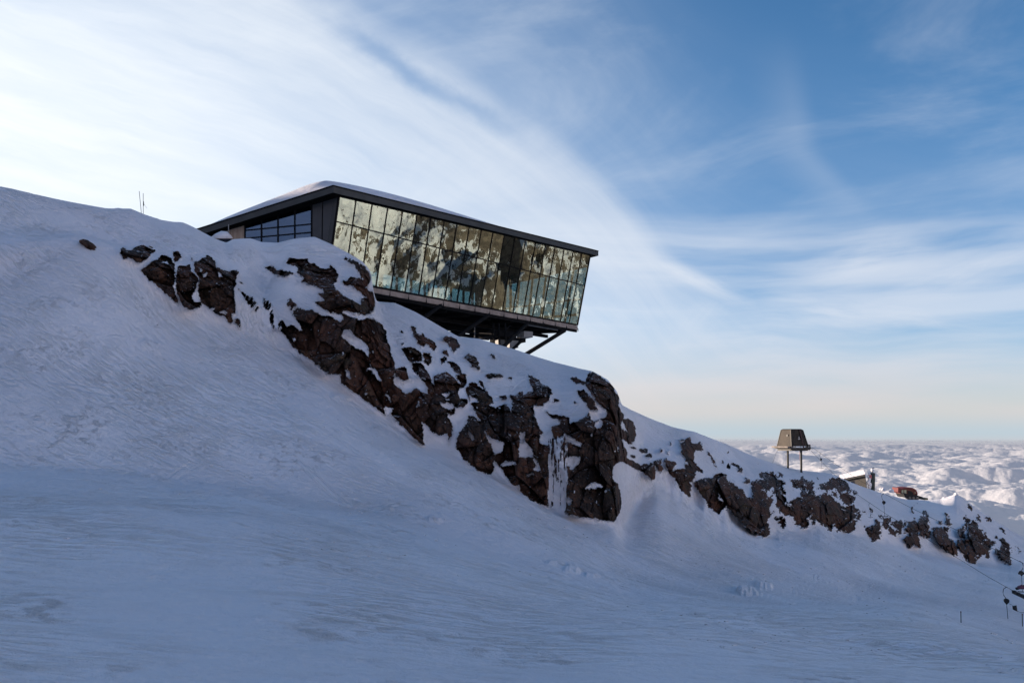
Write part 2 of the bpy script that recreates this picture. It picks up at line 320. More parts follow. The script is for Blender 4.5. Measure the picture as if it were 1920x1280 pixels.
# ------------------------------------------------------------------ rock outcrops: where bare rock shows on the mountain side
ROCK = {  # (origin x, origin y, scale): (rock outlines, snow pockets in them)
(200, 430, 6.096): ([
 [(150,270),(170,210),(200,215),(240,240),(300,230),(340,195),(420,180),(450,200),(510,235),(555,245),(470,320),(380,380),(340,385),(290,330),(240,320),(195,340)],
 [(480,170),(510,190),(525,215),(500,210)],
 [(385,475),(430,440),(560,350),(640,300),(700,310),(740,330),(770,390),(785,500),(790,570),(765,620),(810,860),(640,700),(585,660),(460,555)],
 [(755,270),(800,250),(850,270),(860,310),(820,360),(785,378),(765,330)],
 [(810,440),(850,415),(900,425),(960,395),(960,470),(1030,530),(1045,590),(1010,700),(970,790),(985,840),(1080,830),(1080,870),(1020,915),(960,915),(870,885),(800,720),(790,600)],
 [(1000,370),(1060,360),(1160,300),(1200,320),(1240,390),(1250,440),(1290,430),(1330,470),(1400,480),(1470,455),(1510,490),(1480,560),(1490,620),(1460,660),(1450,760),(1475,850),(1470,970),(1430,940),(1440,1080),(1400,1060),(1350,1000),(1280,980),(1210,940),(1235,905),(1170,910),(1090,840),(1040,700),(1060,560),(1010,480)],
 [(1455,1020),(1500,1010),(1530,1050),(1525,1145),(1470,1070)],
 [(965,310),(985,320),(990,360),(970,340)], [(1515,595),(1555,610),(1545,630),(1520,615)]],
 [[(615,375),(690,368),(715,400),(640,390)], [(1060,460),(1100,460),(1080,500)], [(1090,520),(1165,490),(1115,565)], [(1260,475),(1300,500),(1330,550),(1295,545)], [(1290,950),(1330,925),(1380,960),(1340,985)]]),
(440, 460, 5.333): ([
 [(20,410),(60,450),(110,490),(170,500),(220,560),(240,620),(210,670),(150,610),(100,540),(60,470)],
 [(280,520),(320,530),(360,580),(380,640),(390,720),(395,860),(370,830),(350,730),(340,650),(290,620)],
 [(430,850),(440,740),(480,740),(520,820),(560,790),(600,800),(640,850),(675,850),(640,770),(580,690),(545,625),(600,650),(640,610),(700,650),(780,650),(870,710),(950,700),(1080,790),(1120,800),(1060,680),(1180,720),(1290,760),(1340,720),(1420,760),(1500,830),(1520,880),(1515,940),(1560,1030),(1500,1090),(1590,1120),(1600,1280),(920,1280),(780,1160),(650,1070),(560,990),(490,880)],
 [(510,560),(545,530),(600,560),(615,600),(580,640),(520,600)],
 [(300,215),(390,210),(420,245),(540,260),(600,280),(500,310),(420,300),(360,270)],
 [(515,175),(545,130),(640,135),(720,130),(760,175),(810,190),(850,230),(940,230),(960,190),(1010,240),(1030,290),(1030,350),(990,380),(1010,440),(1100,510),(1200,560),(1270,600),(1260,540),(1330,520),(1410,590),(1360,680),(1230,690),(1110,650),(1050,690),(950,670),(830,600),(810,570),(900,560),(880,520),(820,480),(900,470),(880,440),(770,400),(665,360),(700,340),(620,270),(640,230),(570,190)],
 [(1090,130),(1150,125),(1200,160),(1250,170),(1300,220),(1355,290),(1360,340),(1340,400),(1390,500),(1410,590),(1340,530),(1260,470),(1160,390),(1100,400),(1080,350),(1140,350),(1150,310),(1280,335),(1220,240),(1200,200)]],
 [[(1060,910),(1110,830),(1170,850),(1200,900),(1290,970),(1330,1030),(1350,1125),(1280,1060),(1200,1020),(1130,960)], [(1310,410),(1360,400),(1370,460),(1330,450)]]),
(640, 600, 5.333): ([
 [(0,0),(340,0),(420,60),(450,120),(450,190),(495,270),(490,320),(540,440),(525,540),(520,630),(600,700),(660,740),(740,680),(860,740),(880,690),(800,590),(720,500),(700,430),(790,425),(860,520),(935,670),(1000,780),(1130,830),(1140,930),(1060,950),(1110,1060),(1110,1130),(960,1150),(900,1110),(870,1060),(800,1000),(820,1120),(830,1250),(700,1150),(560,1010),(430,900),(440,950),(330,870),(160,740),(0,630)],
 [(540,490),(640,460),(675,580),(650,610),(540,560)],
 [(600,285),(700,265),(740,275),(800,330),(815,400),(760,420),(690,420),(640,350)],
 [(690,70),(730,65),(760,130),(800,150),(800,115),(850,180),(880,190),(930,220),(955,265),(920,315),(860,230),(820,275),(780,250),(740,190)],
 [(815,335),(885,325),(905,400),(860,455),(830,420)], [(1000,175),(1060,165),(1150,190),(1185,260),(1135,325)],
 [(1005,315),(1050,300),(1085,365),(1030,345)], [(1060,410),(1140,430),(1200,490),(1200,550),(1120,490)],
 [(920,570),(960,540),(1050,520),(1120,560),(1150,620),(1195,640),(1140,550),(1250,530),(1255,620),(1220,680),(1180,680),(1160,780),(1240,790),(1265,830),(1220,870),(1150,870),(1100,820),(980,760),(940,680)],
 [(585,100),(625,115),(600,130)], [(598,232),(632,228),(620,254)], [(985,395),(1040,370),(1060,395),(1010,440)]],
 [[(25,500),(60,490),(100,590),(60,575)], [(230,510),(300,470),(350,510),(370,560),(400,600),(370,610),(330,560),(300,500)], [(740,475),(795,545),(760,515)], [(800,570),(855,590),(830,610)],
  [(960,780),(1000,830),(1060,830),(1125,840),(1120,890),(1070,910),(1000,850)], [(1060,920),(1090,940),(1070,950)], [(430,740),(470,745),(510,820),(480,800)], [(425,880),(440,860),(520,870),(490,930),(560,1000),(500,960),(450,940)],
  [(1000,730),(1080,730),(1040,790)], [(765,780),(783,850),(750,880)]]),
(840, 640, 4.0): ([
 [(140,400),(135,360),(170,305),(210,310),(260,360),(340,420),(340,460),(300,480),(370,490),(430,465),(470,500),(480,580),(480,440),(455,410),(530,400),(530,375),(560,375),(565,410),(610,370),(640,390),(640,480),(650,560),(690,650),(760,780),(760,1000),(760,1130),(750,1240),(620,1190),(480,1070),(400,950),(340,880),(345,960),(310,995),(240,980),(180,930),(100,870),(60,780),(80,690),(130,640),(160,560),(200,560),(260,630),(210,540),(170,470)],
 [(120,120),(150,95),(200,105),(230,150),(240,210),(190,195)], [(305,90),(345,95),(360,135),(335,125)],
 [(275,250),(330,235),(390,245),(425,275),(340,270),(300,280)], [(440,278),(482,272),(482,292)],
 [(595,250),(640,275),(680,275),(690,315),(760,345),(780,380),(760,440),(720,440),(700,480),(650,480),(640,410),(700,390),(640,370)],
 [(790,430),(840,440),(800,460)], [(390,410),(430,400),(440,435),(400,430)], [(235,285),(265,300),(280,370),(240,320)],
 [(0,240),(60,290),(90,340),(70,410),(140,440),(140,480),(60,490),(20,440),(0,430)], [(0,640),(30,650),(35,700),(0,740)], [(0,150),(80,180),(105,240),(60,240)]],
 [[(150,400),(200,420),(235,455),(170,465)], [(155,660),(210,730),(180,740),(150,690)], [(260,645),(320,720),(430,765),(400,830),(350,850),(330,790)], [(545,675),(585,680),(570,740),(640,810),(640,865),(535,865),(530,800)],
  [(390,930),(430,900),(510,900),(520,920),(430,935)], [(580,1000),(640,975),(650,1000),(600,1020)], [(495,1080),(545,1080),(540,1115)], [(450,678),(482,712),(455,700)], [(640,860),(680,900),(700,970),(630,965),(660,930)],
  [(370,488),(402,500),(400,522)], [(690,690),(740,700),(775,780),(730,780),(690,770)]]),
(1000, 680, 4.129): ([
 [(430,80),(460,65),(520,105),(620,180),(640,230),(665,270),(655,330),(700,400),(680,470),(690,600),(730,700),(720,750),(640,780),(610,820),(620,900),(660,940),(680,1010),(685,1120),(630,1225),(400,1195),(250,1165),(245,860),(180,780),(150,560),(135,500),(200,480),(210,450),(150,430),(90,370),(150,400),(250,410),(275,420),(280,480),(340,450),(400,420),(430,380),(460,460),(570,420),(560,370),(480,290),(410,180),(400,130)],
 [(280,110),(330,110),(420,165),(390,170),(340,160),(290,135)], [(335,220),(400,215),(430,250),(470,290),(480,340),(500,370),(440,360),(400,300),(350,250)],
 [(0,115),(40,120),(60,160),(140,205),(145,240),(110,300),(50,340),(0,330)], [(155,280),(210,295),(165,305)], [(300,293),(342,310),(320,317)],
 [(690,435),(750,435),(790,490),(795,590),(740,630),(680,580),(690,500),(730,540),(700,470)],
 [(745,640),(800,650),(800,670),(760,660)], [(820,670),(870,660),(890,690),(840,695)], [(750,710),(790,715),(795,740),(760,735)], [(860,710),(910,700),(915,735),(870,730)],
 [(700,700),(740,740),(830,790),(910,800),(905,770),(940,790),(950,890),(920,905),(850,850),(760,800),(700,770)],
 [(930,760),(991,750),(991,840),(970,840)], [(975,670),(991,665),(991,690)]],
 [[(470,500),(480,460),(520,445),(545,470),(510,510)], [(230,550),(270,555),(320,590),(370,620),(360,655),(280,620),(240,600)], [(255,730),(300,720),(370,735),(340,800),(300,835),(260,780)],
  [(400,975),(440,930),(490,925),(560,960),(470,975)], [(250,1040),(310,1060),(290,1100),(255,1085)], [(548,988),(578,995),(560,1012)], [(430,555),(470,543),(460,572)], [(645,650),(670,660),(655,690)],
  [(450,108),(532,132),(500,127)], [(480,300),(550,360),(560,340),(572,400),(490,340)]]),
(1200, 800, 5.819): ([
 [(0,235),(50,240),(70,225),(90,270),(40,280),(0,265)], [(50,310),(90,290),(120,300),(115,340),(70,330)],
 [(0,460),(30,400),(70,400),(110,430),(110,380),(150,400),(175,560),(150,575),(60,520)], [(160,380),(215,360),(240,340),(240,430),(265,470),(225,495),(190,450)],
 [(265,345),(290,335),(300,370),(370,370),(400,390),(390,430),(350,480),(370,490),(400,455),(460,450),(490,460),(480,400),(510,410),(530,450),(545,560),(555,760),(530,770),(460,700),(370,560),(300,480),(280,420)],
 [(430,185),(490,160),(500,125),(550,125),(560,190),(600,180),(640,165),(675,200),(670,260),(600,260),(590,330),(600,390),(660,450),(690,490),(600,490),(590,590),(560,600),(540,560),(520,400),(480,330),(430,270),(460,240)],
 [(420,150),(480,125),(480,150)], [(320,155),(345,190),(330,210)], [(215,260),(240,230),(240,270)], [(275,240),(325,285),(320,297)],
 [(725,245),(770,290),(820,380),(835,450),(800,400),(770,340),(740,300)], [(950,280),(985,275),(965,305)], [(880,345),(925,390),(910,402)], [(940,420),(985,410),(990,440),(950,465)],
 [(980,385),(1050,400),(1110,430),(1125,465),(1110,495),(1060,470),(1100,470),(1020,430)], [(1270,350),(1302,390),(1293,407)],
 [(590,610),(660,560),(740,560),(800,560),(850,510),(930,515),(950,560),(990,595),(1020,570),(1025,640),(1090,665),(1130,700),(1140,780),(1210,760),(1225,800),(1230,720),(1215,600),(1290,580),(1340,630),(1300,700),(1370,710),(1380,790),(1440,790),(1410,960),(1390,1195),(1320,1190),(1210,1130),(1100,1030),(1030,940),(920,860),(905,890),(850,960),(760,880),(700,780),(650,710)],
 [(1310,500),(1380,510),(1420,480),(1460,500),(1450,560),(1513,570),(1513,690),(1430,640),(1400,700),(1340,640),(1330,570)], [(1150,540),(1200,560),(1190,620),(1150,610)]],
 [[(470,540),(510,515),(525,545)], [(840,700),(870,740),(905,800),(890,860),(860,780)], [(1040,870),(1080,890),(1070,940)], [(1110,960),(1140,970),(1130,1000)]]),
(1420, 860, 7.112): ([
 [(0,290),(60,330),(70,400),(0,420)], [(30,185),(100,200),(160,210),(180,165),(220,190),(215,260),(330,280),(360,310),(340,380),(375,440),(370,475),(300,420),(230,400),(190,370),(180,290),(160,380),(110,420),(70,300),(40,240)],
 [(0,420),(110,440),(120,530),(190,470),(180,620),(150,820),(150,1030),(100,1040),(0,1020)],
 [(210,400),(300,440),(370,520),(400,600),(470,650),(440,560),(540,520),(600,540),(690,470),(780,500),(840,480),(960,470),(1000,540),(1070,580),(1130,640),(1200,640),(1260,620),(1330,650),(1380,740),(1350,820),(1290,880),(1280,960),(1220,1000),(1130,950),(1010,870),(1000,960),(900,900),(800,840),(690,770),(660,940),(560,890),(440,740),(360,760),(300,690),(250,610),(270,540),(230,480)],
 [(440,290),(480,295),(530,285),(600,260),(640,290),(700,310),(740,370),(760,490),(700,470),(690,420),(640,400),(560,400),(500,360)],
 [(570,450),(620,410),(660,430),(640,490),(600,500)], [(710,290),(750,310),(745,360),(720,340)], [(770,235),(820,245),(815,280)], [(290,165),(330,180),(335,225),(300,205)],
 [(810,320),(870,350),(960,330),(970,250),(1000,270),(1060,260),(1120,280),(1180,300),(1230,380),(1220,450),(1180,500),(1110,440),(1020,370),(950,390),(920,440),(860,400)],
 [(1000,440),(1050,440),(1060,490),(1030,500)], [(1100,520),(1130,440),(1200,480),(1290,500),(1295,560),(1240,600),(1180,590)], [(1240,400),(1270,430),(1250,440)], [(1300,425),(1330,470),(1300,450)],
 [(1380,690),(1440,690),(1430,730)], [(1510,670),(1545,690),(1560,770),(1530,730)], [(230,770),(290,790),(330,810),(355,780),(345,930),(290,860)],
 [(1440,910),(1480,880),(1560,880),(1580,820),(1640,840),(1650,920),(1620,1000),(1640,1060),(1560,1110),(1520,1040),(1470,960)],
 [(1680,800),(1740,780),(1760,830),(1740,930),(1700,900)], [(1760,900),(1849,980),(1849,1040),(1780,980)], [(1600,740),(1660,770),(1680,800),(1630,780)], [(1820,830),(1849,800),(1849,900)]],
 [[(400,590),(450,620),(490,690),(440,670)], [(600,590),(650,650),(620,665)], [(960,600),(990,620),(980,660)], [(1110,660),(1180,650),(1210,700),(1130,690)], [(1290,700),(1340,720),(1310,790),(1270,740)], [(1100,790),(1130,870),(1110,860)], [(580,360),(640,340),(660,370),(610,390)], [(1490,900),(1540,920),(1520,960)]]),
(1660, 900, 7.112): ([
 [(0,500),(50,490),(50,570),(30,640),(0,640)], [(60,600),(110,660),(160,760),(110,740),(60,690)], [(110,560),(150,520),(200,530),(230,590),(230,700),(200,720),(150,650),(110,600)],
 [(240,560),(290,530),(340,560),(370,550),(430,560),(440,640),(440,780),(460,900),(420,880),(380,820),(330,890),(270,830),(255,770),(300,740),(350,730),(280,640)],
 [(440,520),(480,490),(540,490),(590,540),(590,620),(550,700),(520,760),(470,740),(460,640)], [(540,720),(600,690),(590,770),(560,770)], [(490,410),(540,400),(575,450),(570,490),(520,460)],
 [(310,370),(350,340),(375,380),(360,420),(350,450)], [(420,318),(442,325),(430,337)],
 [(620,700),(670,640),(730,630),(780,640),(820,720),(860,760),(900,800),(910,870),(960,920),(960,990),(920,1010),(800,920),(680,790)],
 [(800,450),(845,450),(850,520),(870,580),(850,600),(800,560),(830,520)], [(770,620),(840,640),(830,690)], [(700,540),(740,530),(755,580),(730,570)],
 [(960,650),(1010,610),(1050,610),(1055,650),(1020,670),(1040,780),(980,700)], [(1020,490),(1060,490),(1140,530),(1090,600),(1060,570),(1070,520)], [(1210,480),(1250,480),(1280,540),(1260,560)],
 [(970,820),(1030,800),(1080,900),(1080,760),(1080,700),(1110,650),(1120,600),(1180,550),(1230,570),(1250,640),(1280,690),(1310,760),(1330,680),(1350,760),(1390,780),(1410,860),(1380,900),(1395,1030),(1350,1020),(1290,980),(1220,980),(1200,1080),(1160,1105),(1080,1040),(1000,940),(960,880)],
 [(1450,940),(1530,930),(1550,870),(1540,790),(1590,780),(1650,850),(1650,950),(1670,1040),(1690,1130),(1620,1090),(1540,1030)],
 [(1060,330),(1112,358),(1100,372)], [(1120,340),(1165,370),(1160,420),(1130,400)], [(1350,480),(1415,490),(1400,560),(1370,540)], [(1500,620),(1560,640),(1620,710),(1570,700)],
 [(1430,800),(1480,830),(1440,860),(1410,880)], [(1470,740),(1520,780),(1490,780)], [(1740,870),(1780,910),(1775,970),(1750,920)], [(1678,900),(1702,920),(1680,922)], [(1700,945),(1740,960),(1730,980)]],
 [[(720,680),(770,670),(760,690)], [(780,890),(830,883),(820,902)]]),
}
MX0, MY0, MX1, MY1, MS = 120, 400, 2000, 1120, 1.0
def fill(mask, poly, val):
    P = np.array(poly, float); x0, y0 = np.floor(P.min(0)).astype(int)-1; x1, y1 = np.ceil(P.max(0)).astype(int)+2
    x0 = max(x0, 0); y0 = max(y0, 0); x1 = min(x1, mask.shape[1]); y1 = min(y1, mask.shape[0])
    if x1 <= x0 or y1 <= y0: return
    xx, yy = np.meshgrid(np.arange(x0, x1), np.arange(y0, y1)); ins = np.zeros(xx.shape, bool); n = len(P)
    for i in range(n):
        ax, ay = P[i]; bx, by = P[(i+1) % n]
        if ay == by: continue
        c = ((ay > yy) != (by > yy)) & (xx < (bx-ax)*(yy-ay)/(by-ay)+ax); ins ^= c
    mask[y0:y1, x0:x1][ins] = val
SUP = 2.0
mask = np.zeros((int((MY1-MY0)*SUP), int((MX1-MX0)*SUP)), np.float32)
for (ox, oy, sc), (rk, ho) in ROCK.items():
    for p in rk: fill(mask, [((ox+a/sc-MX0)*SUP, (oy+b/sc-MY0)*SUP) for a, b in p], 1.0)
for (ox, oy, sc), (rk, ho) in ROCK.items():
    for p in ho: fill(mask, [((ox+a/sc-MX0)*SUP, (oy+b/sc-MY0)*SUP) for a, b in p], 0.0)
soft = gblur(gblur(mask, 2.2, 0), 2.2, 1)
wide = gblur(gblur(mask[::4, ::4], 4.0, 0), 4.0, 1)
def samp(a, px, py, step=1.0):
    x = np.clip((px-MX0)*SUP/step, 0, a.shape[1]-1.001); y = np.clip((py-MY0)*SUP/step, 0, a.shape[0]-1.001)
    ix = x.astype(int); iy = y.astype(int); fx = x-ix; fy = y-iy
    r = (a[iy, ix]*(1-fx)+a[iy, ix+1]*fx)*(1-fy)+(a[iy+1, ix]*(1-fx)+a[iy+1, ix+1]*fx)*fy
    ok = (px > MX0+2) & (px < MX1-2) & (py > MY0+2) & (py < MY1-2)
    return np.where(ok, r, 0.0)

# ------------------------------------------------------------------ the mountain side, as profiles seen outward from the piste
def row(knots, left=None, right=None):
    a = []
    for px, py, r in knots:
        p = at_r(px, py, r); a.append((math.degrees(math.atan2(p.x, p.y)), r, p.z))
    if left: a = [(-181, left[0], left[1]), (-75, left[0], left[1])] + a
    if right: a = a + [(75, right[0], right[1]), (181, right[0], right[1])]
    a.sort(); return np.array(a)
crest_k = [(-400,300,70),(0,350,62),(20,354,62),(90,370,62),(200,391,62),(245,391,62),(262,399,62),(300,413,62.5),(345,419,63),(368,430,63),(400,448,63.5),(424,457,63.5),(437,450,63),(470,448,63),(490,455,63),(520,456,62.5),(560,447,62),(590,445,62),(625,461,61),(655,477,60.5),(680,492,60),(695,510,59.5),(700,545,60),(705,567,64),(740,570,66),(780,588,67),(860,632,68),(900,636,69),(960,655,70),(1000,668,70),(1040,680,69),(1080,690,67),(1110,696,64),(1140,712,61),(1158,735,60),(1166,760,72),(1200,775,76),(1260,800,82),(1300,808,86),(1360,830,95),(1400,850,102),(1450,868,110),(1475,876,116),(1500,881,120),(1560,888,130),(1600,905,138),(1640,920,150),(1700,936,170),(1740,938,180),(1765,935,184),(1780,930,185),(1792,926,186),(1806,934,188),(1850,965,200),(1920,1008,208),(2100,1060,220),(2300,1100,230)]
brow_k = [(-400,430,60),(0,430,56),(150,440,57),(230,460,56.5),(300,470,56),(400,490,56.5),(450,510,57.5),(500,540,58),(540,490,58),(600,500,58),(660,505,57.5),(690,520,57.5),(699,560,57.5),(712,620,57),(760,620,58),(830,660,58),(900,700,57),(960,720,56.5),(1050,730,56.5),(1110,712,57),(1150,728,57.5),(1160,755,58),(1172,790,63),(1200,830,70),(1280,830,76),(1350,870,84),(1440,890,92),(1540,905,108),(1640,950,125),(1740,975,145),(1830,990,165),(1900,1025,178),(2000,1070,185),(2300,1150,200)]
base_k = [(-400,560,50),(0,520,50.5),(150,470,52),(225,490,52),(330,575,52),(450,617,53),(520,640,53.5),(560,660,53),(640,715,52),(700,762,51.5),(795,832,51),(850,850,51),(920,887,50.5),(1030,952,50.5),(1100,970,51),(1150,978,51.5),(1160,978,52),(1168,972,56),(1190,955,60),(1208,935,62),(1240,915,65),(1290,935,68),(1350,965,72),(1440,1005,78),(1540,992,92),(1640,1012,108),(1740,1042,125),(1830,1058,140),(1920,1062,150),(2000,1100,155),(2300,1180,160)]
rows = [
 row([(960,2500,.4)], (.4,-1.65), (.4,-1.65)),
 row([(-400,1320,5.5),(0,1320,6),(480,1320,6.2),(960,1320,6.6),(1440,1320,7.6),(1920,1320,9),(2300,1320,9.5)], (6,-1.6), (8,-2.7)),
 row([(-400,1060,12),(0,1070,13),(480,1090,13),(960,1170,13),(1440,1200,15),(1920,1255,17),(2300,1290,17)], (13,-1.5), (16,-4.5)),
 row([(-400,880,36),(0,885,36),(200,890,36),(420,911,35),(700,965,33),(850,1010,31),(1000,1065,29),(1180,1120,28),(1400,1130,30),(1550,1131,33),(1700,1133,35),(1920,1202,32),(2300,1330,28)], (36,-1.0), (30,-10)),
 row([(-400,860,38),(0,872,37.6),(420,901,36.8),(700,957,35.3),(1000,1059,32),(1180,1114,33),(1400,1129,38),(1550,1136,44),(1700,1146,50),(1920,1214,48),(2300,1340,44)], (40,-0.5), (45,-14)),
 row([(-400,700,44),(0,700,43.5),(200,720,43.5),(420,770,43),(600,820,42),(700,860,42),(850,920,41),(1000,990,42),(1180,1060,44),(1400,1080,54),(1550,1085,66),(1700,1100,78),(1920,1140,88),(2300,1250,95)], (60,8), (90,-30)),
 row(base_k, (80,20), (140,-46)), None, row(brow_k, (100,28), (180,-60)), row(crest_k, (120,36), (230,-75))]
azk = np.concatenate([np.arange(-180, -36, 1.5), np.arange(-36, -33.2, .3), np.linspace(-33.2, 33.2, 1750), np.arange(33.5, 37, .3), np.arange(37, 181.4, 1.5)])
na = len(azk)
def interp_row(k, sig):
    fine = np.linspace(-181, 181, 14481)   # 0.025 deg
    r = np.interp(fine, k[:, 0], k[:, 1]); z = np.interp(fine, k[:, 0], k[:, 2])
    s = sig/0.025
    if s > 0.5:
        r = gblur(r, s, 0); z = gblur(z, s, 0)
    return np.interp(azk, fine, r), np.interp(azk, fine, z)
sigs = [.1, 1.2, 1.2, 1.0, 1.0, 1.0, .22, None, .22, .07]
RR = []; ZZ = []
for k, s in zip(rows, sigs):
    if k is None: RR.append(None); ZZ.append(None); continue
    r, z = interp_row(k, s); RR.append(r); ZZ.append(z)
RR[7] = RR[6]+0.30*(RR[8]-RR[6]); ZZ[7] = ZZ[6]+0.52*(ZZ[8]-ZZ[6])
# behind the crest
cr, cz = RR[9], ZZ[9]
px_az = lambda px: math.degrees(math.atan2((px-960)/F, 0.985))
lf = 1/(1+np.exp((azk-px_az(330))/0.8))         # 1 on the left of the lodge
b1 = cz-0.9; b2 = np.minimum(cz-2.5, 10.5); b2 = b2*(1-lf)+(cz+1.0)*lf
RR += [cr+3.0, cr+14.0, cr+40, cr+260, cr+1500]
ZZ += [b1*(1-lf)+(cz-0.1)*lf, b2, np.minimum(b2-1.5, 9)*(1-lf)+(cz+2)*lf, (cz-80)*(1-lf)+(cz-25)*lf, np.full(na, -500.)]
RR = np.array(RR); ZZ = np.array(ZZ)
seg = [6, 55, 60, 14, 30, 70, 110, 130, 70, 10, 10, 8, 8, 6]
seg = seg[:len(RR)-1]
vv = np.concatenate([i+np.arange(n)/n for i, n in enumerate(seg)]+[[len(seg)]])
def pchip(A):
    d = np.diff(A, axis=0); m = np.zeros_like(A)
    a, b = d[:-1], d[1:]; s = np.where(a*b > 0, 2*a*b/np.where(np.abs(a+b) < 1e-9, 1, a+b), 0); m[1:-1] = s
    m[0] = d[0]; m[-1] = d[-1]
    i = np.minimum(vv.astype(int), len(A)-2); tt = (vv-i)[:, None]
    t2, t3 = tt*tt, tt**3
    return (2*t3-3*t2+1)*A[i]+(t3-2*t2+tt)*m[i]+(-2*t3+3*t2)*A[i+1]+(t3-t2)*m[i+1]
def catmull(A):
    m = np.zeros_like(A); m[1:-1] = (A[2:]-A[:-2])/2; m[0] = A[1]-A[0]; m[-1] = A[-1]-A[-2]
    d = np.diff(A, axis=0)
    i = np.minimum(vv.astype(int), len(A)-2); tt = (vv-i)[:, None]; t2, t3 = tt*tt, tt**3
    return (2*t3-3*t2+1)*A[i]+(t3-2*t2+tt)*m[i]+(-2*t3+3*t2)*A[i+1]+(t3-t2)*m[i+1]
Rg = np.exp(pchip(np.log(RR))); Zg = pchip(ZZ)
nv = len(vv); A = np.radians(azk)[None, :]+0*Rg
Xg = Rg*np.sin(A); Yg = Rg*np.cos(A)
V = vv[:, None]+0*Rg
# relief of the piste
infr = np.clip((38-np.abs(azk))/4, 0, 1)[None, :]
m_fore = np.clip((V-0.5)/0.8, 0, 1)
damp = np.clip(1-np.abs(V-9)/0.6, 0, 1)
near = np.clip((V-1.0)/1.0, 0, 1)*np.clip((9.5-V)/1.5, 0, 1)
c_, s_ = math.cos(0.5), math.sin(0.5)
xr, yr = Xg*c_+Yg*s_, -Xg*s_+Yg*c_
Zg += near*0.35*fbm2(Xg/9+5, Yg/9, 3, 3)
c2_, s2_ = .91, -.41
Zg += near*0.085*fbm2((Xg*c2_+Yg*s2_)/3.6, (Yg*c2_-Xg*s2_)/0.95, 4, 8, .55)
Zg += near*0.10*np.maximum(0, fbm2(Xg/5.5, Yg/3.0, 4, 28, .6)-.12)
Zg += m_fore*np.clip((3.2-V), 0, 1)*0.035*fbm2(Xg/1.6, Yg/1.1, 4, 21)
# wind lip along the roll of the near slope
lip = np.exp(-((V-3.0)/0.10)**2)*np.clip((px_az(560)-azk)/10, 0, 1)[None, :]
Zg += lip*(0.24+0.22*fbm2(Xg/1.3, Yg/0.8, 4, 5, .6))
_f = Yg*math.cos(PITCH)+Zg*math.sin(PITCH); _f = np.where(_f > .1, _f, .1)
_px = 960+F*Xg/_f; _py = 640-F*(-Yg*math.sin(PITCH)+Zg*math.cos(PITCH))/_f
_vis = (Yg > 1) & (V > 3.2) & (V < 6)
for bx_, by_, rx_, ry_, hh_ in ((1402, 1109, 26, 8, .55), (1432, 1097, 24, 6, .45), (282, 646, 26, 10, .25), (728, 953, 14, 7, .3), (815, 975, 16, 8, .3), (640, 745, 24, 9, .22), (1075, 1068, 22, 8, .3), (1040, 1056, 30, 6, .22), (1110, 1078, 18, 5, .25)):
    q_ = 1-((_px-bx_)/rx_)**2-((_py-by_-(_px-bx_)*.12)/ry_)**2+0.8*fbm2(_px/16, _py/9, 4, 6, .55)
    q_ = np.clip(q_, 0, 1); Zg += np.where(_vis, q_*q_*(3-2*q_)*hh_*.5, 0)
# small ragged crust along the left skyline and snow banks
Zg += np.exp(-((V-9.0)/0.12)**2)*(0.09*np.maximum(0, fbm2(azk[None, :]*1.6+0*V, V*0+2, 4, 31)))*np.clip((px_az(380)-azk), 0, 1)[None, :]
# drainage: wind scoops and gullies on the snow above/below the cliffs
mc = np.clip((V-5.6)/0.5, 0, 1)*np.clip((9.3-V)/0.5, 0, 1)
# pixel coordinates of every point
cp, sp = math.cos(PITCH), math.sin(PITCH)
def project(x, y, z):
    f = y*cp+z*sp; return 960+F*x/f, 640-F*(-y*sp+z*cp)/f
px, py = project(Xg, Yg, Zg)
ok = (V > 5.5) & (V < 9.02) & (np.abs(A) < 0.7) & (Yg > 5)
pxm = np.where(ok, px, 0); pym = np.where(ok, py, 0)
sub = np.where(ok)
sx, sy = pxm[sub], pym[sub]
rgt = 1+0.9*np.clip((sx-1250)/150, 0, 1)
wx = rgt*3.4*fbm2(sx/12, sy/12, 5, 41, 0.65)+2.2*rgt*fbm2(sx/3.6, sy/3.6, 2, 45); wy = rgt*3.4*fbm2(sx/12+50, sy/12, 5, 43, 0.65)+2.2*rgt*fbm2(sx/3.6, sy/3.6, 2, 47)
ms = samp(soft, sx+wx, sy+wy); ww = samp(wide, sx, sy, 4.0)
x3, y3, z3 = Xg[sub], Yg[sub], Zg[sub]
rs = np.clip(Rg[sub]/60, 1, 2.6)
grain = fbm3(x3/0.5/rs, y3/0.5/rs, z3/0.8/rs, 4, 51, 0.6)
right = np.clip((sx-1290)/200, 0, 1)
speck = fbm2((sx+0.5*sy)/8.0, (sy-0.3*sx)/9.0, 4, 57, 0.68)
grain2 = fbm2(sx/4.5, sy/6.0, 3, 53, .6)
rib = fbm2(sx/6.0+sy/40.0, sy/22.0, 4, 58, .62)
m_rock = ms + 0.24*grain + 0.10*grain2 + 0.20*right*(ms > .02) + 0.30*np.clip(ww*2.2-.55, 0, 1)*right*(ms < .6) - 2.2*np.clip(speck-0.18, 0, .35)*right - 1.5*np.clip(rib-0.16, 0, 1)*right
speck2 = fbm2(sx/7.0, sy/7.5, 4, 63, 0.7)
m_rock += 2.6*np.clip(speck2-0.12, 0, 1)*np.clip(ww*4-.2, 0, 1)*(ms < 0.5)*(0.30+0.70*right)
m_rock -= 2.4*np.clip(speck2-0.30, 0, 1)*(1-right)
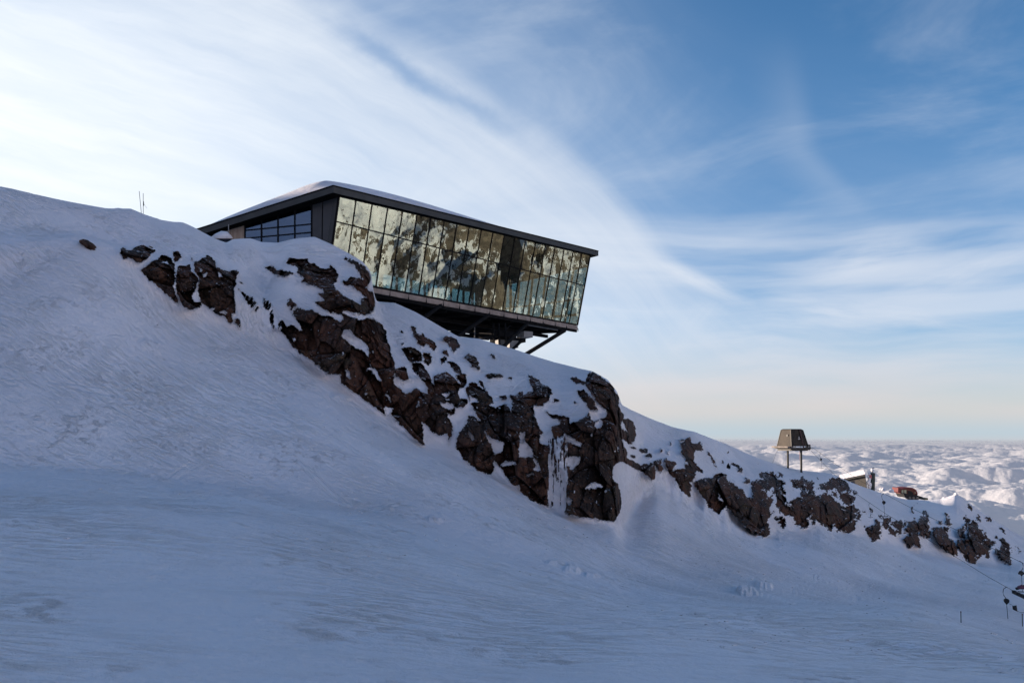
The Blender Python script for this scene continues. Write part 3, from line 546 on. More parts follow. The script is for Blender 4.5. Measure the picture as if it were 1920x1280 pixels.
# windblown snow streaks over the two thin outcrops left of the knoll, the ice fall
st = fbm2((sx+sy*0.55)/3.0, (sy-sx*0.3)/16.0, 4, 61, 0.6)
thin = np.exp(-(((sx-500)/52)**2+((sy-580)/60)**2))
m_rock -= thin*np.clip(st+0.15, 0, 1)*2.0
m_rock += thin*np.clip(ww-0.1, 0, 1)*np.clip(-st-0.05, 0, 1)*1.5
ice = np.exp(-((sx-1046)/20)**4)*np.clip((sy-812)/12, 0, 1)*np.clip((958-sy)/12, 0, 1)
icn = fbm2(sx/2.6+0.3*fbm2(sx/8, sy/8, 2, 5), sy/30.0, 5, 67, 0.62)
m_rock = m_rock*(1-ice) + ice*(0.22+1.5*icn+0.28*np.clip((sy-900)/60, -1, 0.2)*-1)
# new small dabs of snow caught on ledges
cellF1, cellF2, cellH, cellD = worley(x3/2.6/rs, y3/2.6/rs, z3/3.4/rs, 5)
c2F1, c2F2, c2H, c2D = worley(x3/0.95/rs, y3/0.95/rs, z3/1.5/rs, 9)
c3F1, c3F2, c3H, c3D = worley(x3/0.34/rs, y3/0.34/rs, z3/0.5/rs, 13)
def facet(F1, F2, H, D, amp, tilt, seed):
    h = rnd(hash3(H, H*0+seed, H*0)); g = [rnd(hash3(H, H*0+seed+i, H*0+7))*2-1 for i in (1, 2, 3)]
    return amp*h + tilt*(g[0]*D[0]+g[1]*D[1]+g[2]*D[2]*0.9)
disp = facet(cellF1, cellF2, cellH, cellD, 1.3, 1.5, 3) + facet(c2F1, c2F2, c2H, c2D, .50, .55, 11) + facet(c3F1, c3F2, c3H, c3D, .15, .20, 19)
crack = np.clip(1-(cellF2-cellF1)/0.07, 0, 1)*0.30 + np.clip(1-(c2F2-c2F1)/0.12, 0, 1)*0.08
disp = (disp - crack + 0.12*grain)*rs**0.8
isrock = m_rock > 0.5
# snow lip: snow lies on top of the rock, a bit proud of it, feathering out
edge_s = np.clip(ms*2, 0, 1)
d_snow = 0.9*ww*rs + 0.12*edge_s + (disp*0.25)*edge_s
d_rock = 0.9*ww*rs + (disp-0.95)*np.clip((ms-0.45)*4, 0.15, 1)
cliffz = np.clip((V[sub]-5.6)/.3, 0, 1)*np.clip((9.0-V[sub])/.15, 0, 1)
d = np.where(isrock, d_rock, d_snow)*cliffz
# wind scoop beside the big buttress and drifts running off the toes of the cliffs
drift = fbm2(sx/26.0, sy/90.0, 2, 71)*np.clip((sx-1150)/200, 0, 1)
d += (1-edge_s)*drift*2.2*np.clip((V[sub]-5.5)/.5, 0, 1)*np.clip((7.2-V[sub])/.5, 0, 1)
ex = (sx-1194)/32; ey = (sy-946)/46
rr_ = np.sqrt(ex**2+ey**2)
d -= 1.3*np.clip(1-rr_**2, 0, 1)**1.8*(~isrock)*np.clip((sy-862)/20, 0, 1)
fac = 1-d/np.sqrt(x3**2+y3**2+z3**2)
Xg[sub] = x3*fac; Yg[sub] = y3*fac; Zg[sub] = z3*fac
M = np.zeros(Xg.shape); M[sub] = isrock; MR = np.zeros(Xg.shape); MR[sub] = m_rock
# pits: shaded moat right of buttress handled by scoop; mesh build
def mesh_from(name, verts, faces, m, smooth, attr=None):
    me = bpy.data.meshes.new(name)
    me.vertices.add(len(verts)); me.vertices.foreach_set('co', verts.astype(np.float32).ravel())
    me.loops.add(faces.size); me.loops.foreach_set('vertex_index', faces.astype(np.int32).ravel())
    me.polygons.add(len(faces)); me.polygons.foreach_set('loop_start', np.arange(0, faces.size, 4, dtype=np.int32))
    me.polygons.foreach_set('loop_total', np.full(len(faces), 4, np.int32))
    me.polygons.foreach_set('use_smooth', np.full(len(faces), smooth, bool))
    me.update(calc_edges=True); me.materials.append(m)
    if attr is not None:
        at_ = me.attributes.new('bare', 'FLOAT', 'POINT'); at_.data.foreach_set('value', attr.astype(np.float32))
    o = bpy.data.objects.new(name, me); C.objects.link(o); return o
idx = np.arange(nv*na).reshape(nv, na)
quads = np.stack([idx[:-1, :-1], idx[:-1, 1:], idx[1:, 1:], idx[1:, :-1]], -1).reshape(-1, 4)
verts = np.stack([Xg, Yg, Zg], -1).reshape(-1, 3); Mf = M.reshape(-1)
# rim of snow: a face is rock when most of its corners are
fr = Mf[quads].mean(1) > 0.5
def compact(q):
    uq, inv = np.unique(q, return_inverse=True); return verts[uq], inv.reshape(q.shape), MR.reshape(-1)[uq]

def snow_mat(name, near=True):
    m = bpy.data.materials.new(name); m.use_nodes = True; t = m.node_tree; b = t.nodes['Principled BSDF']
    g = t.nodes.new('ShaderNodeNewGeometry'); P = N(t, g.outputs['Position']); x, y, z = sep(t, P)
    n0 = noise(t, P, 0.09, 4, 0.5)
    col = mixc(t, n0.smooth(0.35, 0.65), (0.81, 0.785, 0.815), (0.865, 0.84, 0.86))
    fore = y.smooth(40.0, 26.0)
    def streaks(cx, cy, seed, sl, sw):
        a_ = x*cx+y*cy; b_ = y*cx-x*cy
        wv = noise(t, P, 0.5, 3, 0.5)
        return noise(t, vec(t, a_*sl+seed, b_*sw+wv*2.2, z*1.2), 1.0, 6, 0.66)
    sc = streaks(.985, -.17, 0.0, .8, 7.5)*(1.0-fore) + streaks(.97, .24, 5.0, 1.3, 7.0)*fore
    big = noise(t, P, 0.16, 4, 0.55).smooth(0.36, 0.60)
    rgh = noise(t, P, 0.11, 4, 0.6).smooth(0.40, 0.60)*0.85+0.15
    scm = (sc+noise(t, P, 5.0, 4, 0.7)*0.25-0.125).smooth(0.49, 0.66)*(big*0.8+0.2)
    sc3 = streaks(.80, .60, 9.0, 1.6, 7.0)
    scm = scm.mx(sc3.smooth(0.62, 0.72)*noise(t, P, 0.3, 3, 0.5).smooth(0.45, 0.65)*0.8)
    col = mixc(t, scm*0.95, col, (0.985, 0.98, 0.975))  # scuffed snow; relief shading partly put into the colour, bump shows little
    col = mixc(t, sc.smooth(0.42, 0.28)*0.28*rgh*(1.0-0.6*fore), col, (0.62, 0.635, 0.72))
    col = mixc(t, noise(t, P, 17.0, 3, 0.6).smooth(0.64, 0.74)*noise(t, P, 0.6, 3, 0.5).smooth(0.42, 0.58)*0.8, col, (0.92, 0.92, 0.93))
    b.inputs['Roughness'].default_value = 0.6; b.inputs['Specular IOR Level'].default_value = 0.3
    lump = noise(t, P, 3.1, 6, 0.68).smooth(0.50, 0.80)*noise(t, P, 0.35, 4, 0.6).smooth(0.48, 0.62)
    col = mixc(t, lump*0.7, col, (0.985, 0.98, 0.975))
    h = sc*rgh*(0.16-0.10*fore) + noise(t, P, 2.2, 6, 0.62)*0.14 + noise(t, P, 13.0, 5, 0.65)*0.03*rgh + scm*0.05 + lump*0.16
    for cx, cy, o_ in ((.86, .50, 0.0), (.95, -.30, 3.0)):      # old ski tracks, sparse and curved
        a_ = x*cx+y*cy; b_ = y*cx-x*cy
        ln = (b_*0.22+noise(t, vec(t, a_*0.05, b_*0.05, o_), 1.0, 2, 0.4)*5.0+o_)._m('FRACT')
        tk = ((ln-0.5).abs().smooth(0.020, 0.006)+(ln-0.57).abs().smooth(0.016, 0.004)).mn(1.0)*noise(t, P, 0.14, 3, 0.6).smooth(0.46, 0.56)
        h = h - tk*0.05; col = mixc(t, (ln-0.525).abs().smooth(0.014, 0.004)*noise(t, P, 0.14, 3, 0.6).smooth(0.50, 0.60)*0.35, col, (0.985, 0.98, 0.975))
    if near:
        an = t.nodes.new('ShaderNodeAttribute'); an.attribute_name = 'bare'
        gr = noise(t, P, 3.6, 6, 0.75)
        show = (N(t, an.outputs['Fac'])*1.0 + (gr-0.5)*1.5).smooth(0.46, 0.56)*N(t, an.outputs['Fac']).smooth(0.05, 0.25)
        col = mixc(t, show, col, (0.050, 0.034, 0.028))
    t.links.new(col.s, b.inputs['Base Color'])
    bn = t.nodes.new('ShaderNodeBump'); bn.inputs['Strength'].default_value = 0.9; bn.inputs['Distance'].default_value = 1.0
    t.links.new(h.s, bn.inputs['Height']); t.links.new(bn.outputs[0], b.inputs['Normal'])
    return m
def rock_mat(name):
    m = bpy.data.materials.new(name); m.use_nodes = True; t = m.node_tree; b = t.nodes['Principled BSDF']
    g = t.nodes.new('ShaderNodeNewGeometry'); P = N(t, g.outputs['Position']); x, y, z = sep(t, P)
    a = noise(t, P, 0.28, 5, 0.55); c = noise(t, P, 1.3, 6, 0.65); d = noise(t, P, 7.0, 5, 0.7)
    c2 = noise(t, vec(t, x*2.6, y*2.6, z*0.9), 1.0, 6, 0.7)
    col = mixc(t, a.smooth(0.40, 0.60), (0.036, 0.026, 0.022), (0.092, 0.041, 0.026))
    col = mixc(t, c.smooth(0.44, 0.72), col, (0.125, 0.064, 0.040))
    col = mixc(t, c2.smooth(0.50, 0.38)*0.7, col, (0.020, 0.014, 0.013))
    col = mixc(t, noise(t, P, 0.5, 3, 0.5).smooth(0.56, 0.72)*0.5, col, (0.068, 0.055, 0.034))
    col = mixc(t, d.smooth(0.62, 0.78)*0.35, col, (0.15, 0.12, 0.105))
    nx, ny, nz = sep(t, N(t, g.outputs['Normal']))
    an = t.nodes.new('ShaderNodeAttribute'); an.attribute_name = 'bare'; fa = N(t, an.outputs['Fac'])
    gr = noise(t, P, 3.6, 6, 0.75)
    dust = (nz*0.9 + (gr-0.5)*1.7).smooth(0.88, 1.04)*fa.smooth(0.0, 0.01)
    feather = (fa + (gr-0.5)*0.9).smooth(0.56, 0.46)*fa.smooth(0.0, 0.01)
    col = mixc(t, dust.mx(feather), col, (0.72, 0.72, 0.75))
    t.links.new(col.s, b.inputs['Base Color']); b.inputs['Roughness'].default_value = 0.85; b.inputs['Specular IOR Level'].default_value = 0.2
    bn = t.nodes.new('ShaderNodeBump'); bn.inputs['Strength'].default_value = 0.8; bn.inputs['Distance'].default_value = 0.35
    t.links.new((c*0.8+c2*0.5+d*0.25).s, bn.inputs['Height']); t.links.new(bn.outputs[0], b.inputs['Normal'])
    return m
SNOW = snow_mat('snow'); ROCKM = rock_mat('volcanic_rock'); CLEAN = snow_mat('clean_snow', False)
vs, q, at_v = compact(quads[~fr]); o = mesh_from('snow_slope', vs, q, SNOW, True, at_v)
tag(o, 'wide shaded snow slope and piste rising to the ridge on the left', kind='structure')
vs, q, at_v = compact(quads[fr]); o = mesh_from('rock_cliff', vs, q, ROCKM, False, at_v)
tag(o, 'dark brown volcanic rock band showing through the snow below the lodge', kind='structure')

# ------------------------------------------------------------------ the rest of the mountain (left, behind the viewer, and the flank across the valley)
def heightfield(name, x0, x1, y0, y1, n, m_, f, mt, label):
    X, Y = np.meshgrid(np.linspace(x0, x1, n), np.linspace(y0, y1, m_)); Zz = f(X, Y)
    ii = np.arange(n*m_).reshape(m_, n); q = np.stack([ii[:-1, :-1], ii[:-1, 1:], ii[1:, 1:], ii[1:, :-1]], -1).reshape(-1, 4)
    o = mesh_from(name, np.stack([X, Y, Zz], -1).reshape(-1, 3), q, mt, True)
    return tag(o, label, kind='structure')
def mtn_mat(name):
    m = bpy.data.materials.new(name); m.use_nodes = True; t = m.node_tree; b = t.nodes['Principled BSDF']
    g = t.nodes.new('ShaderNodeNewGeometry'); P = N(t, g.outputs['Position']); nx, ny, nz = sep(t, N(t, g.outputs['Normal']))
    a = noise(t, P, 0.022, 6, 0.62); c = noise(t, P, 0.09, 6, 0.7)
    px_, py_, pz_ = sep(t, P)
    c = noise(t, vec(t, px_*0.09, py_*0.34, pz_*0.10), 1.0, 7, 0.72)
    rockm = (nz*-0.9 + a*0.8 + c*1.9 + py_.smooth(50.0, 130.0, -0.40, -0.08)).smooth(0.52, 0.60)
    rc = mixc(t, noise(t, P, 0.3, 5, 0.6).smooth(0.35, 0.65), (0.085, 0.07, 0.058), (0.19, 0.155, 0.12))
    col = mixc(t, rockm, (0.80, 0.80, 0.82), rc); t.links.new(col.s, b.inputs['Base Color'])
    b.inputs['Roughness'].default_value = 0.8; b.inputs['Specular IOR Level'].default_value = 0.1
    bn = t.nodes.new('ShaderNodeBump'); bn.inputs['Strength'].default_value = 1.0; bn.inputs['Distance'].default_value = 3.0
    t.links.new((a*1.5+c).s, bn.inputs['Height']); t.links.new(bn.outputs[0], b.inputs['Normal'])
    return m
MTN = mtn_mat('snowy_mountain')
def f_left(X, Y):
    d = np.maximum(0, -X-62)
    h = 8+np.minimum(d*0.42, 75)+4*fbm2(X/50, Y/50, 4, 3)
    h *= np.clip((150-Y)/30, 0, 1)*np.clip((d)/25, 0, 1)**0.7
    return h - 30*(1-np.clip(d/20, 0, 1)) - 60*np.clip((Y-135)/40, 0, 1)
heightfield('upper_mountain', -420, -58, -260, 180, 110, 130, f_left, SNOW, 'high snow ridge out of view on the left that shades the slope')
def ridged(X, Y, o=5, seed=0):
    s = 0; a = 1; n = 0
    for i in range(o):
        s = s+a*(1-np.abs(fbm2(X, Y, 1, seed+i*7)*1.6)); n += a; a *= .5; X = X*2.05+3; Y = Y*2.05+9
    return s/n
def f_right(X, Y):
    d = X-230
    base = -75+np.clip(d, 0, 600)*0.52
    g = np.clip(d/120, 0, 1)
    return base + g*(70*(ridged(X/210, Y/75, 5, 3)-0.6)+22*fbm2(X/40, Y/20, 5, 9)) - 300*np.clip((-d-20)/60, 0, 1)
def f_right2(X, Y):
    return f_right(X, Y) - 500*np.clip((Y-(X*1.18-60))/120, 0, 1)
heightfield('mountain_flank', 170, 900, -500, 520, 330, 420, f_right2, MTN, 'sunlit rocky mountain flank across the valley mirrored in the lodge glass')

# ------------------------------------------------------------------ sea of clouds
def cloud_sea():
    az = np.concatenate([np.arange(-180, 6, 2.0), np.arange(6, 38, 0.06), np.arange(38, 182, 2.0)])
    CZ = -430.0
    tn = np.concatenate([np.linspace(0.45, 0.16, 60, endpoint=False), np.linspace(0.16, 0.012, 480, endpoint=False), np.linspace(0.012, 0.0040, 60)])
    r = -CZ/tn
    A_, R_ = np.meshgrid(np.radians(az), r); X = R_*np.sin(A_); Y = R_*np.cos(A_)
    def puffs(x, y, s, seed):
        F1, F2, H, D = worley(x/s, y/s, np.zeros_like(x)+.5, seed)
        return np.sqrt(np.clip(1-(F1/0.95)**2, 0, 1))
    wxx = X+160*fbm2(X/400, Y/400, 3, 5); wyy = Y+160*fbm2(X/400+9, Y/400, 3, 6)
    big = fbm2(wxx/1500, wyy/1100, 3, 81)
    h = 95*big
    far = np.clip((R_-2500)/9000, 0, 1)
    p1 = puffs(wxx, wyy, 700, 2); p2 = puffs(wxx+60*p1, wyy, 290, 3); p3 = puffs(X+40*p2, Y+30*p1, 125, 4); p4 = puffs(X+20*p3, Y, 55, 12)
    h += 85*p1*(0.6+big) + 62*p2*(0.6+0.5*p1) + 30*p3*(0.5+0.6*p2)*(1-0.4*far) + 13*p4*(0.4+0.7*p3)*(1-far) + 4*fbm2(X/30, Y/30, 3, 7)*(1-far)
    h += (26*fbm2(X/260, Y/260, 5, 45, .55)+20*fbm2(X/420+4, Y/380, 4, 49, .55))*(1-0.6*far)
    w2 = 900*fbm2(X/3000, Y/3000, 2, 15)
    h += far*(75*puffs(X+w2, Y+w2, 1500, 21)+50*fbm2((X+w2)/900, (Y+w2)/1600, 4, 33)+90*fbm2(X/7000, Y/9000, 3, 91)-30)
    h *= np.clip(1.2-R_/40000, 0.30, 1)

    Zc = CZ+h
    n, m_ = Zc.shape[1], Zc.shape[0]
    ii = np.arange(n*m_).reshape(m_, n); q = np.stack([ii[:-1, :-1], ii[:-1, 1:], ii[1:, 1:], ii[1:, :-1]], -1).reshape(-1, 4)
    m = bpy.data.materials.new('cloud'); m.use_nodes = True; t = m.node_tree; t.nodes.clear()
    o_ = t.nodes.new('ShaderNodeOutputMaterial'); df = t.nodes.new('ShaderNodeBsdfDiffuse'); tl = t.nodes.new('ShaderNodeBsdfTranslucent')
    mx = t.nodes.new('ShaderNodeMixShader'); mx.inputs[0].default_value = 0.38
    df.inputs[0].default_value = (0.66, 0.66, 0.69, 1); tl.inputs[0].default_value = (0.66, 0.66, 0.69, 1)
    g = t.nodes.new('ShaderNodeNewGeometry'); P = N(t, g.outputs['Position'])
    bn = t.nodes.new('ShaderNodeBump'); bn.inputs['Strength'].default_value = 0.5; bn.inputs['Distance'].default_value = 30.0
    t.links.new(noise(t, P, 0.012, 6, 0.6).s, bn.inputs['Height']); t.links.new(bn.outputs[0], df.inputs['Normal'])
    t.links.new(df.outputs[0], mx.inputs[1]); t.links.new(tl.outputs[0], mx.inputs[2]); tp = t.nodes.new('ShaderNodeBsdfTransparent'); m2 = t.nodes.new('ShaderNodeMixShader')
    cx_, cy_, cz_ = sep(t, P); dist = (cx_*cx_+cy_*cy_).pow(0.5)
    t.links.new((dist.smooth(9000.0, 95000.0, 0.0, 1.0).pow(0.7)).s, m2.inputs[0])  # distance haze imitated by far clouds turning transparent
    t.links.new(mx.outputs[0], m2.inputs[1]); t.links.new(tp.outputs[0], m2.inputs[2]); t.links.new(m2.outputs[0], o_.inputs[0])
    o = mesh_from('cloud_sea', np.stack([X, Y, Zc], -1).reshape(-1, 3), q, m, True)
    tag(o, 'sea of billowing clouds spreading to the horizon far below', kind='stuff')
cloud_sea()
# ------------------------------------------------------------------ materials of the built things
STEEL = mat('painted_black_steel', (0.010, 0.010, 0.011), 0.9, 0.0, 0.08, 0.2, 2.0)
CLAD = mat('dark_grey_cladding', (0.040, 0.040, 0.042), 0.5, 0.0, 0.5, 0.12, 1.5)
FASC = mat('charcoal_fascia', (0.034, 0.036, 0.036), 0.45, 0.3, 0.5, 0.2, 0.8)
SOFF = mat('dark_soffit', (0.006, 0.006, 0.006), 0.95, 0, .05)
SKIRT = mat('weathered_ply', (0.30, 0.245, 0.215), 0.8, 0, 0.3, 0.22, 1.3, 0.004, 12)
INTER = mat('interior_finish', (0.30, 0.26, 0.21), 0.8, 0, 0.3, 0.2, 0.7)
INTF = mat('interior_floor', (0.05, 0.045, 0.04), 0.6)
GALV = mat('galvanised_steel', (0.09, 0.09, 0.09), 0.6, 0.3, 0.5, 0.2, 4.0)
WHITE = mat('white_paint', (0.22, 0.22, 0.22), 0.6, 0, 0.4, 0.1, 2.0)
def timber(name):
    m = bpy.data.materials.new(name); m.use_nodes = True; t = m.node_tree; b = t.nodes['Principled BSDF']
    g = t.nodes.new('ShaderNodeTexCoord'); P = N(t, g.outputs['Object']); x, y, z = sep(t, P)
    a = x*0.95 - y*0.32
    w = noise(t, vec(t, a*9.0, 0.0, z*0.5), 1.0, 4, 0.6)
    gap = (a*7.5)._m('FRACT').smooth(0.0, 0.10)*(a*7.5)._m('FRACT').smooth(1.0, 0.92)
    col = mixc(t, w.smooth(0.3, 0.7), (0.30, 0.20, 0.14), (0.50, 0.39, 0.30)); col = mixc(t, gap, (0.09, 0.06, 0.045), col)
    t.links.new(col.s, b.inputs['Base Color']); b.inputs['Roughness'].default_value = 0.75; return m
TIMB = timber('weathered_timber')
def glass(name, refl, tint, mixf, rough=0.0):
    m = bpy.data.materials.new(name); m.use_nodes = True; t = m.node_tree; t.nodes.clear()
    o = t.nodes.new('ShaderNodeOutputMaterial'); g = t.nodes.new('ShaderNodeBsdfGlossy'); tr = t.nodes.new('ShaderNodeBsdfTransparent')
    g.inputs['Roughness'].default_value = rough; g.inputs['Color'].default_value = (*refl, 1); tr.inputs['Color'].default_value = (*tint, 1)
    fr = t.nodes.new('ShaderNodeLayerWeight')
    f = ((N(t, fr.outputs['Facing']).pow(5.0)*0.96+0.04)*(1-mixf)+mixf).mn(1.0)
    tc_ = t.nodes.new('ShaderNodeTexCoord'); P = N(t, tc_.outputs['Object'])
    bn = t.nodes.new('ShaderNodeBump'); bn.inputs['Strength'].default_value = 1.0; bn.inputs['Distance'].default_value = 0.0022
    t.links.new(noise(t, P, 0.9, 2, 0.5).s, bn.inputs['Height']); t.links.new(bn.outputs[0], g.inputs['Normal'])
    mx = t.nodes.new('ShaderNodeMixShader'); t.links.new(f.s, mx.inputs[0]); t.links.new(tr.outputs[0], mx.inputs[1]); t.links.new(g.outputs[0], mx.inputs[2])
    t.links.new(mx.outputs[0], o.inputs[0]); return m
GLASS = glass('mirror_tinted_glass', (0.40, 0.455, 0.42), (0.72, 0.90, 0.92), 0.55)
GLASS2 = glass('dark_window_glass', (0.60, 0.68, 0.80), (0.25, 0.30, 0.36), 0.40)
GLASSB = glass('rear_glass', (0.8, 0.8, 0.8), (0.75, 0.92, 0.95), 0.06)
ROOFSNOW = CLEAN; SNOW = CLEAN

# ------------------------------------------------------------------ the lodge cantilevered off the cliff
ZF = 13.0
B0 = at_z(615, 521, ZF); B1 = at_z(1083, 609, ZF)
e1 = (B1-B0).normalized(); LEN = (B1-B0).length
nn = Vector((e1.y, -e1.x, 0)); K = 0.15; up = Vector((0, 0, 1))
nrm = (nn - up*K).normalized()
T0 = on_plane(636, 368, B0, nrm); T1 = on_plane(1107, 478, B0, nrm)
WD = Vector((-0.949, 0.316, 0)).normalized()
lodge = world_parent('mountain_lodge', 'glass fronted mountain lodge with dark sloping roof cantilevered out over the rock cliff', 'building', (B0.x, B0.y, 12.0))
def part(mb, name, m, parent=lodge, label=None, **kw):
    # children of a part: keep geometry in the lodge frame
    o = mb.build(name, m, None, **kw)
    root = parent
    while root.parent is not None: root = root.parent
    o.data.transform(Matrix.LocRotScale(root.location, root.rotation_euler, root.scale).inverted())
    o.parent = parent
    if label: o['label'] = label
    return o
NC = 21
def fac(i, h_frac=None, z=None, off=0.0):
    """point on the glass wall at mullion i"""
    a = i/NC; b = B0.lerp(B1, a); tp = T0.lerp(T1, a)
    f = h_frac if h_frac is not None else (z-b.z)/(tp.z-b.z)
    return b.lerp(tp, f) + nrm*off
ZT = 17.72
for i in range(NC):
    for lo in (True, False):
        e = 0.03/1.4
        za = (lambda j: fac(j, z=ZT)) ; bt = (lambda j: fac(j, h_frac=0.004)); tp_ = (lambda j: fac(j, h_frac=0.996))
        lowf, highf = (bt, za) if lo else (za, tp_)
        q = [lowf(i+e), lowf(i+1-e), highf(i+1-e), highf(i+e)]
        j = [random.gauss(0, 0.0035) for _ in range(2)]
        q = [q[0]+nrm*j[0], q[1]-nrm*j[0], q[2]-nrm*j[0]+nrm*j[1], q[3]+nrm*j[0]+nrm*j[1]]
        part(MB().prism(q, -nrm*0.012), 'window_pane', GLASS)
for i in range(NC+1):
    part(MB().beam(fac(i, 0.0, off=-0.03), fac(i, 1.0, off=-0.03), 0.085 if 0 < i < NC else 0.14, 0.15, nrm), 'mullion', STEEL)
part(MB().beam(fac(0.06, z=ZT, off=-0.03), fac(NC-.06, z=ZT, off=-0.03), 0.13, 0.10, up), 'transom', STEEL)
part(MB().beam(fac(-0.02, 0.0, off=-0.03), fac(NC+.02, 0.0, off=-0.03), 0.20, 0.12, up), 'bottom_rail', STEEL)
part(MB().prism([fac(-.05, 1.0, off=.03), fac(NC+.05, 1.0, off=.03), fac(NC+.05, 1.0, off=.03)+up*.75+nn*.1, fac(-.05, 1.0, off=.03)+up*.75+nn*.1], -nn*.12), 'header', SOFF)
# roof
RA = at(625, 347.5, T0.y-1.1); RB = at(1121, 470, T1.y+0.5); RC = at(367, 430, T0.y-1.1+4.9)
RD = RB+(RC-RA)*1.15; RE = RC
roof_top = [RA, RB, RD, RC]
TH = 0.62
part(MB().prism([p-up*0.10 for p in roof_top], -up*(TH-0.10)), 'roof', SOFF)
# fascia boards wrapped round the roof edge
cc_ = (RA+RB+RC+RD)/4
def fasc(a, b):
    d = (b-a).normalized(); o = d.cross(up).normalized()
    if o.dot(a-cc_) < 0: o = -o
    return MB().prism([a+o*.04-d*.04, b+o*.04+d*.04, b+o*.04+d*.04-up*TH*1.02, a+o*.04-d*.04-up*TH*1.02], -o*.035), o
for a, b in ((RA, RB), (RC, RA), (RB, RD), (RD, RC)):
    m_, o_ = fasc(a, b); fo = part(m_, 'fascia', FASC)
    d = (b-a).normalized()
    part(MB().beam(a+o_*.06-d*.03-up*.05, b+o_*.06+d*.03-up*.05, .05, .11, up), 'edge_flashing', STEEL, fo)
# pillow of snow on the roof
nS, nT = 90, 60
Wv = RC-RA; Ev = RB-RA
def roofpt(s, t_): return RA+Ev*s+Wv*(t_*1.15*(1) if True else 0)
P = []
for j in range(nT+1):
    t_ = j/nT; row_ = []
    for i in range(nS+1):
        s = i/nS; b = RA+Ev*(0.004+0.992*s)+Wv*(1.15*(0.006+0.988*t_))
        dm = 14.5*1.15*t_; sm = s*LEN
        front = 1-math.exp(-dm/0.9)                   # builds up quickly from the eave
        taper = min(1, max(0, (1-s)/0.5))**0.9 if s > 0.32 else 1.0
        hh = 0.06 + front*math.exp(-((dm-2.8)/4.2)**2)*(1.20*taper*math.exp(-((s-0.22)/0.40)**2)*(min(1, s/.05)*.95+.05) + 0.12)
        hh += 1.45*(1-math.exp(-sm/1.0))*min(1, dm/3.0)*math.exp(-((dm-9)/7.0)**2)
        edge = min(1, min(sm, 3*(1-s)*LEN, 3*(15.5-dm+1.2))/0.5)
        hh = 0.04+(hh-0.04)*max(0, edge)
        row_.append(b+up*hh)
    P.append(row_)
part(MB().grid(P), 'roof_snow', ROOFSNOW, smooth=True)
# end wall facing the left
ew_up = (T0-B0); ewn = WD.cross(ew_up).normalized()
if ewn.y > 0: ewn = -ewn
def ew(px, py, off=0.0): return on_plane(px, py, B0, ewn)+ewn*off
part(MB().prism([ew(384, 447, -.02), ew(459, 421, -.02), ew(459, 500, -.02), ew(384, 500, -.02)], -ewn*.10), 'timber_wall', TIMB)
part(MB().prism([ew(384, 441, -.10), ew(632, 360, -.10), ew(618, 500, -.10), ew(586, 500, -.10), ew(586, 378, -.10), ew(458, 414, -.10), ew(458, 432, -.10), ew(384, 452, -.10)], -ewn*.10), 'end_wall', SOFF)
part(MB().prism([ew(586, 376), ew(604, 371), ew(602, 500), ew(586, 500)], -ewn*.08), 'wall_panel', CLAD)
part(MB().prism([ew(606, 370), ew(629, 364), ew(612, 500), ew(604, 500)], -ewn*.08), 'wall_panel', CLAD)
# corner pier
part(MB().prism([ew(628, 362, .05), T0+nn*.05+up*.35, B0+nn*.05, ew(603, 520, .05)], -(ewn*.05+nn*.05)), 'corner_pier', FASC)
wx_ = [459, 490, 521, 552.5, 584]
def topline(px): return 413.5+(px-458)*(378-413.5)/(585-458)
zt1 = ew(459, 432).z; zt2 = ew(459, 447).z
def ewz(px, z):
    lo_, hi_ = 300.0, 560.0
    for _ in range(30):
        md = (lo_+hi_)/2
        if ew(px, md).z > z: lo_ = md
        else: hi_ = md
    return lo_
levels = [None, zt1, zt2, zt1-2*(zt1-zt2), zt1-3*(zt1-zt2), zt1-4.5*(zt1-zt2)]
for i in range(4):
    a, b = wx_[i]+.7, wx_[i+1]-.7
    for j in range(5):
        ta = (topline(a), topline(b)) if levels[j] is None else (ewz(a, levels[j]), ewz(b, levels[j]))
        ba = (ewz(a, levels[j+1]), ewz(b, levels[j+1]))
        jit = random.gauss(0, .004)
        part(MB().prism([ew(a, ta[0]+.5, -.03+jit), ew(b, ta[1]+.5, -.03-jit), ew(b, ba[1]-.5, -.03-jit), ew(a, ba[0]-.5, -.03+jit)], -ewn*.02), 'window_pane', GLASS2)
for x in wx_: part(MB().beam(ew(x, topline(x)-2, -.02), ew(x, 500, -.02), .09, .12, ewn), 'mullion', STEEL)
for z in levels[1:5]: part(MB().beam(ew(459, ewz(459, z), -.015), ew(584, ewz(584, z), -.015), .10, .10, up), 'transom', STEEL)
part(MB().beam(ew(458, 414, -.02), ew(585, 378, -.02), .12, .14, up), 'window_head', STEEL)
# rear and right walls, floor, ceiling
DEEP = 13.0
G0, G1 = B0, B1
H0_, H1_ = B0+WD*DEEP, B1+WD*DEEP
def rw(a, z): return (H0_.lerp(H1_, a)) * 1.0 + up*(z-ZF)
def ceil_z(p):
    # underside of the roof above a point
    A_ = np.array([[Ev.x, Wv.x], [Ev.y, Wv.y]]); s_ = np.linalg.solve(A_, [p.x-RA.x, p.y-RA.y]); return RA.z+Ev.z*s_[0]+Wv.z*s_[1]-TH-.02
def wallseg(a0, a1, z0, z1=None):
    p0, p1 = H0_.lerp(H1_, a0), H0_.lerp(H1_, a1)
    t0 = ceil_z(p0) if z1 is None else z1; t1 = ceil_z(p1) if z1 is None else z1
    return [p0+up*(z0-ZF), p1+up*(z0-ZF), p1+up*(t1-ZF), p0+up*(t0-ZF)]
part(MB().prism(wallseg(0, .52, ZF), WD*.2), 'rear_wall', INTER)
part(MB().prism(wallseg(.52, 1, 17.6), WD*.2), 'rear_wall', INTER)
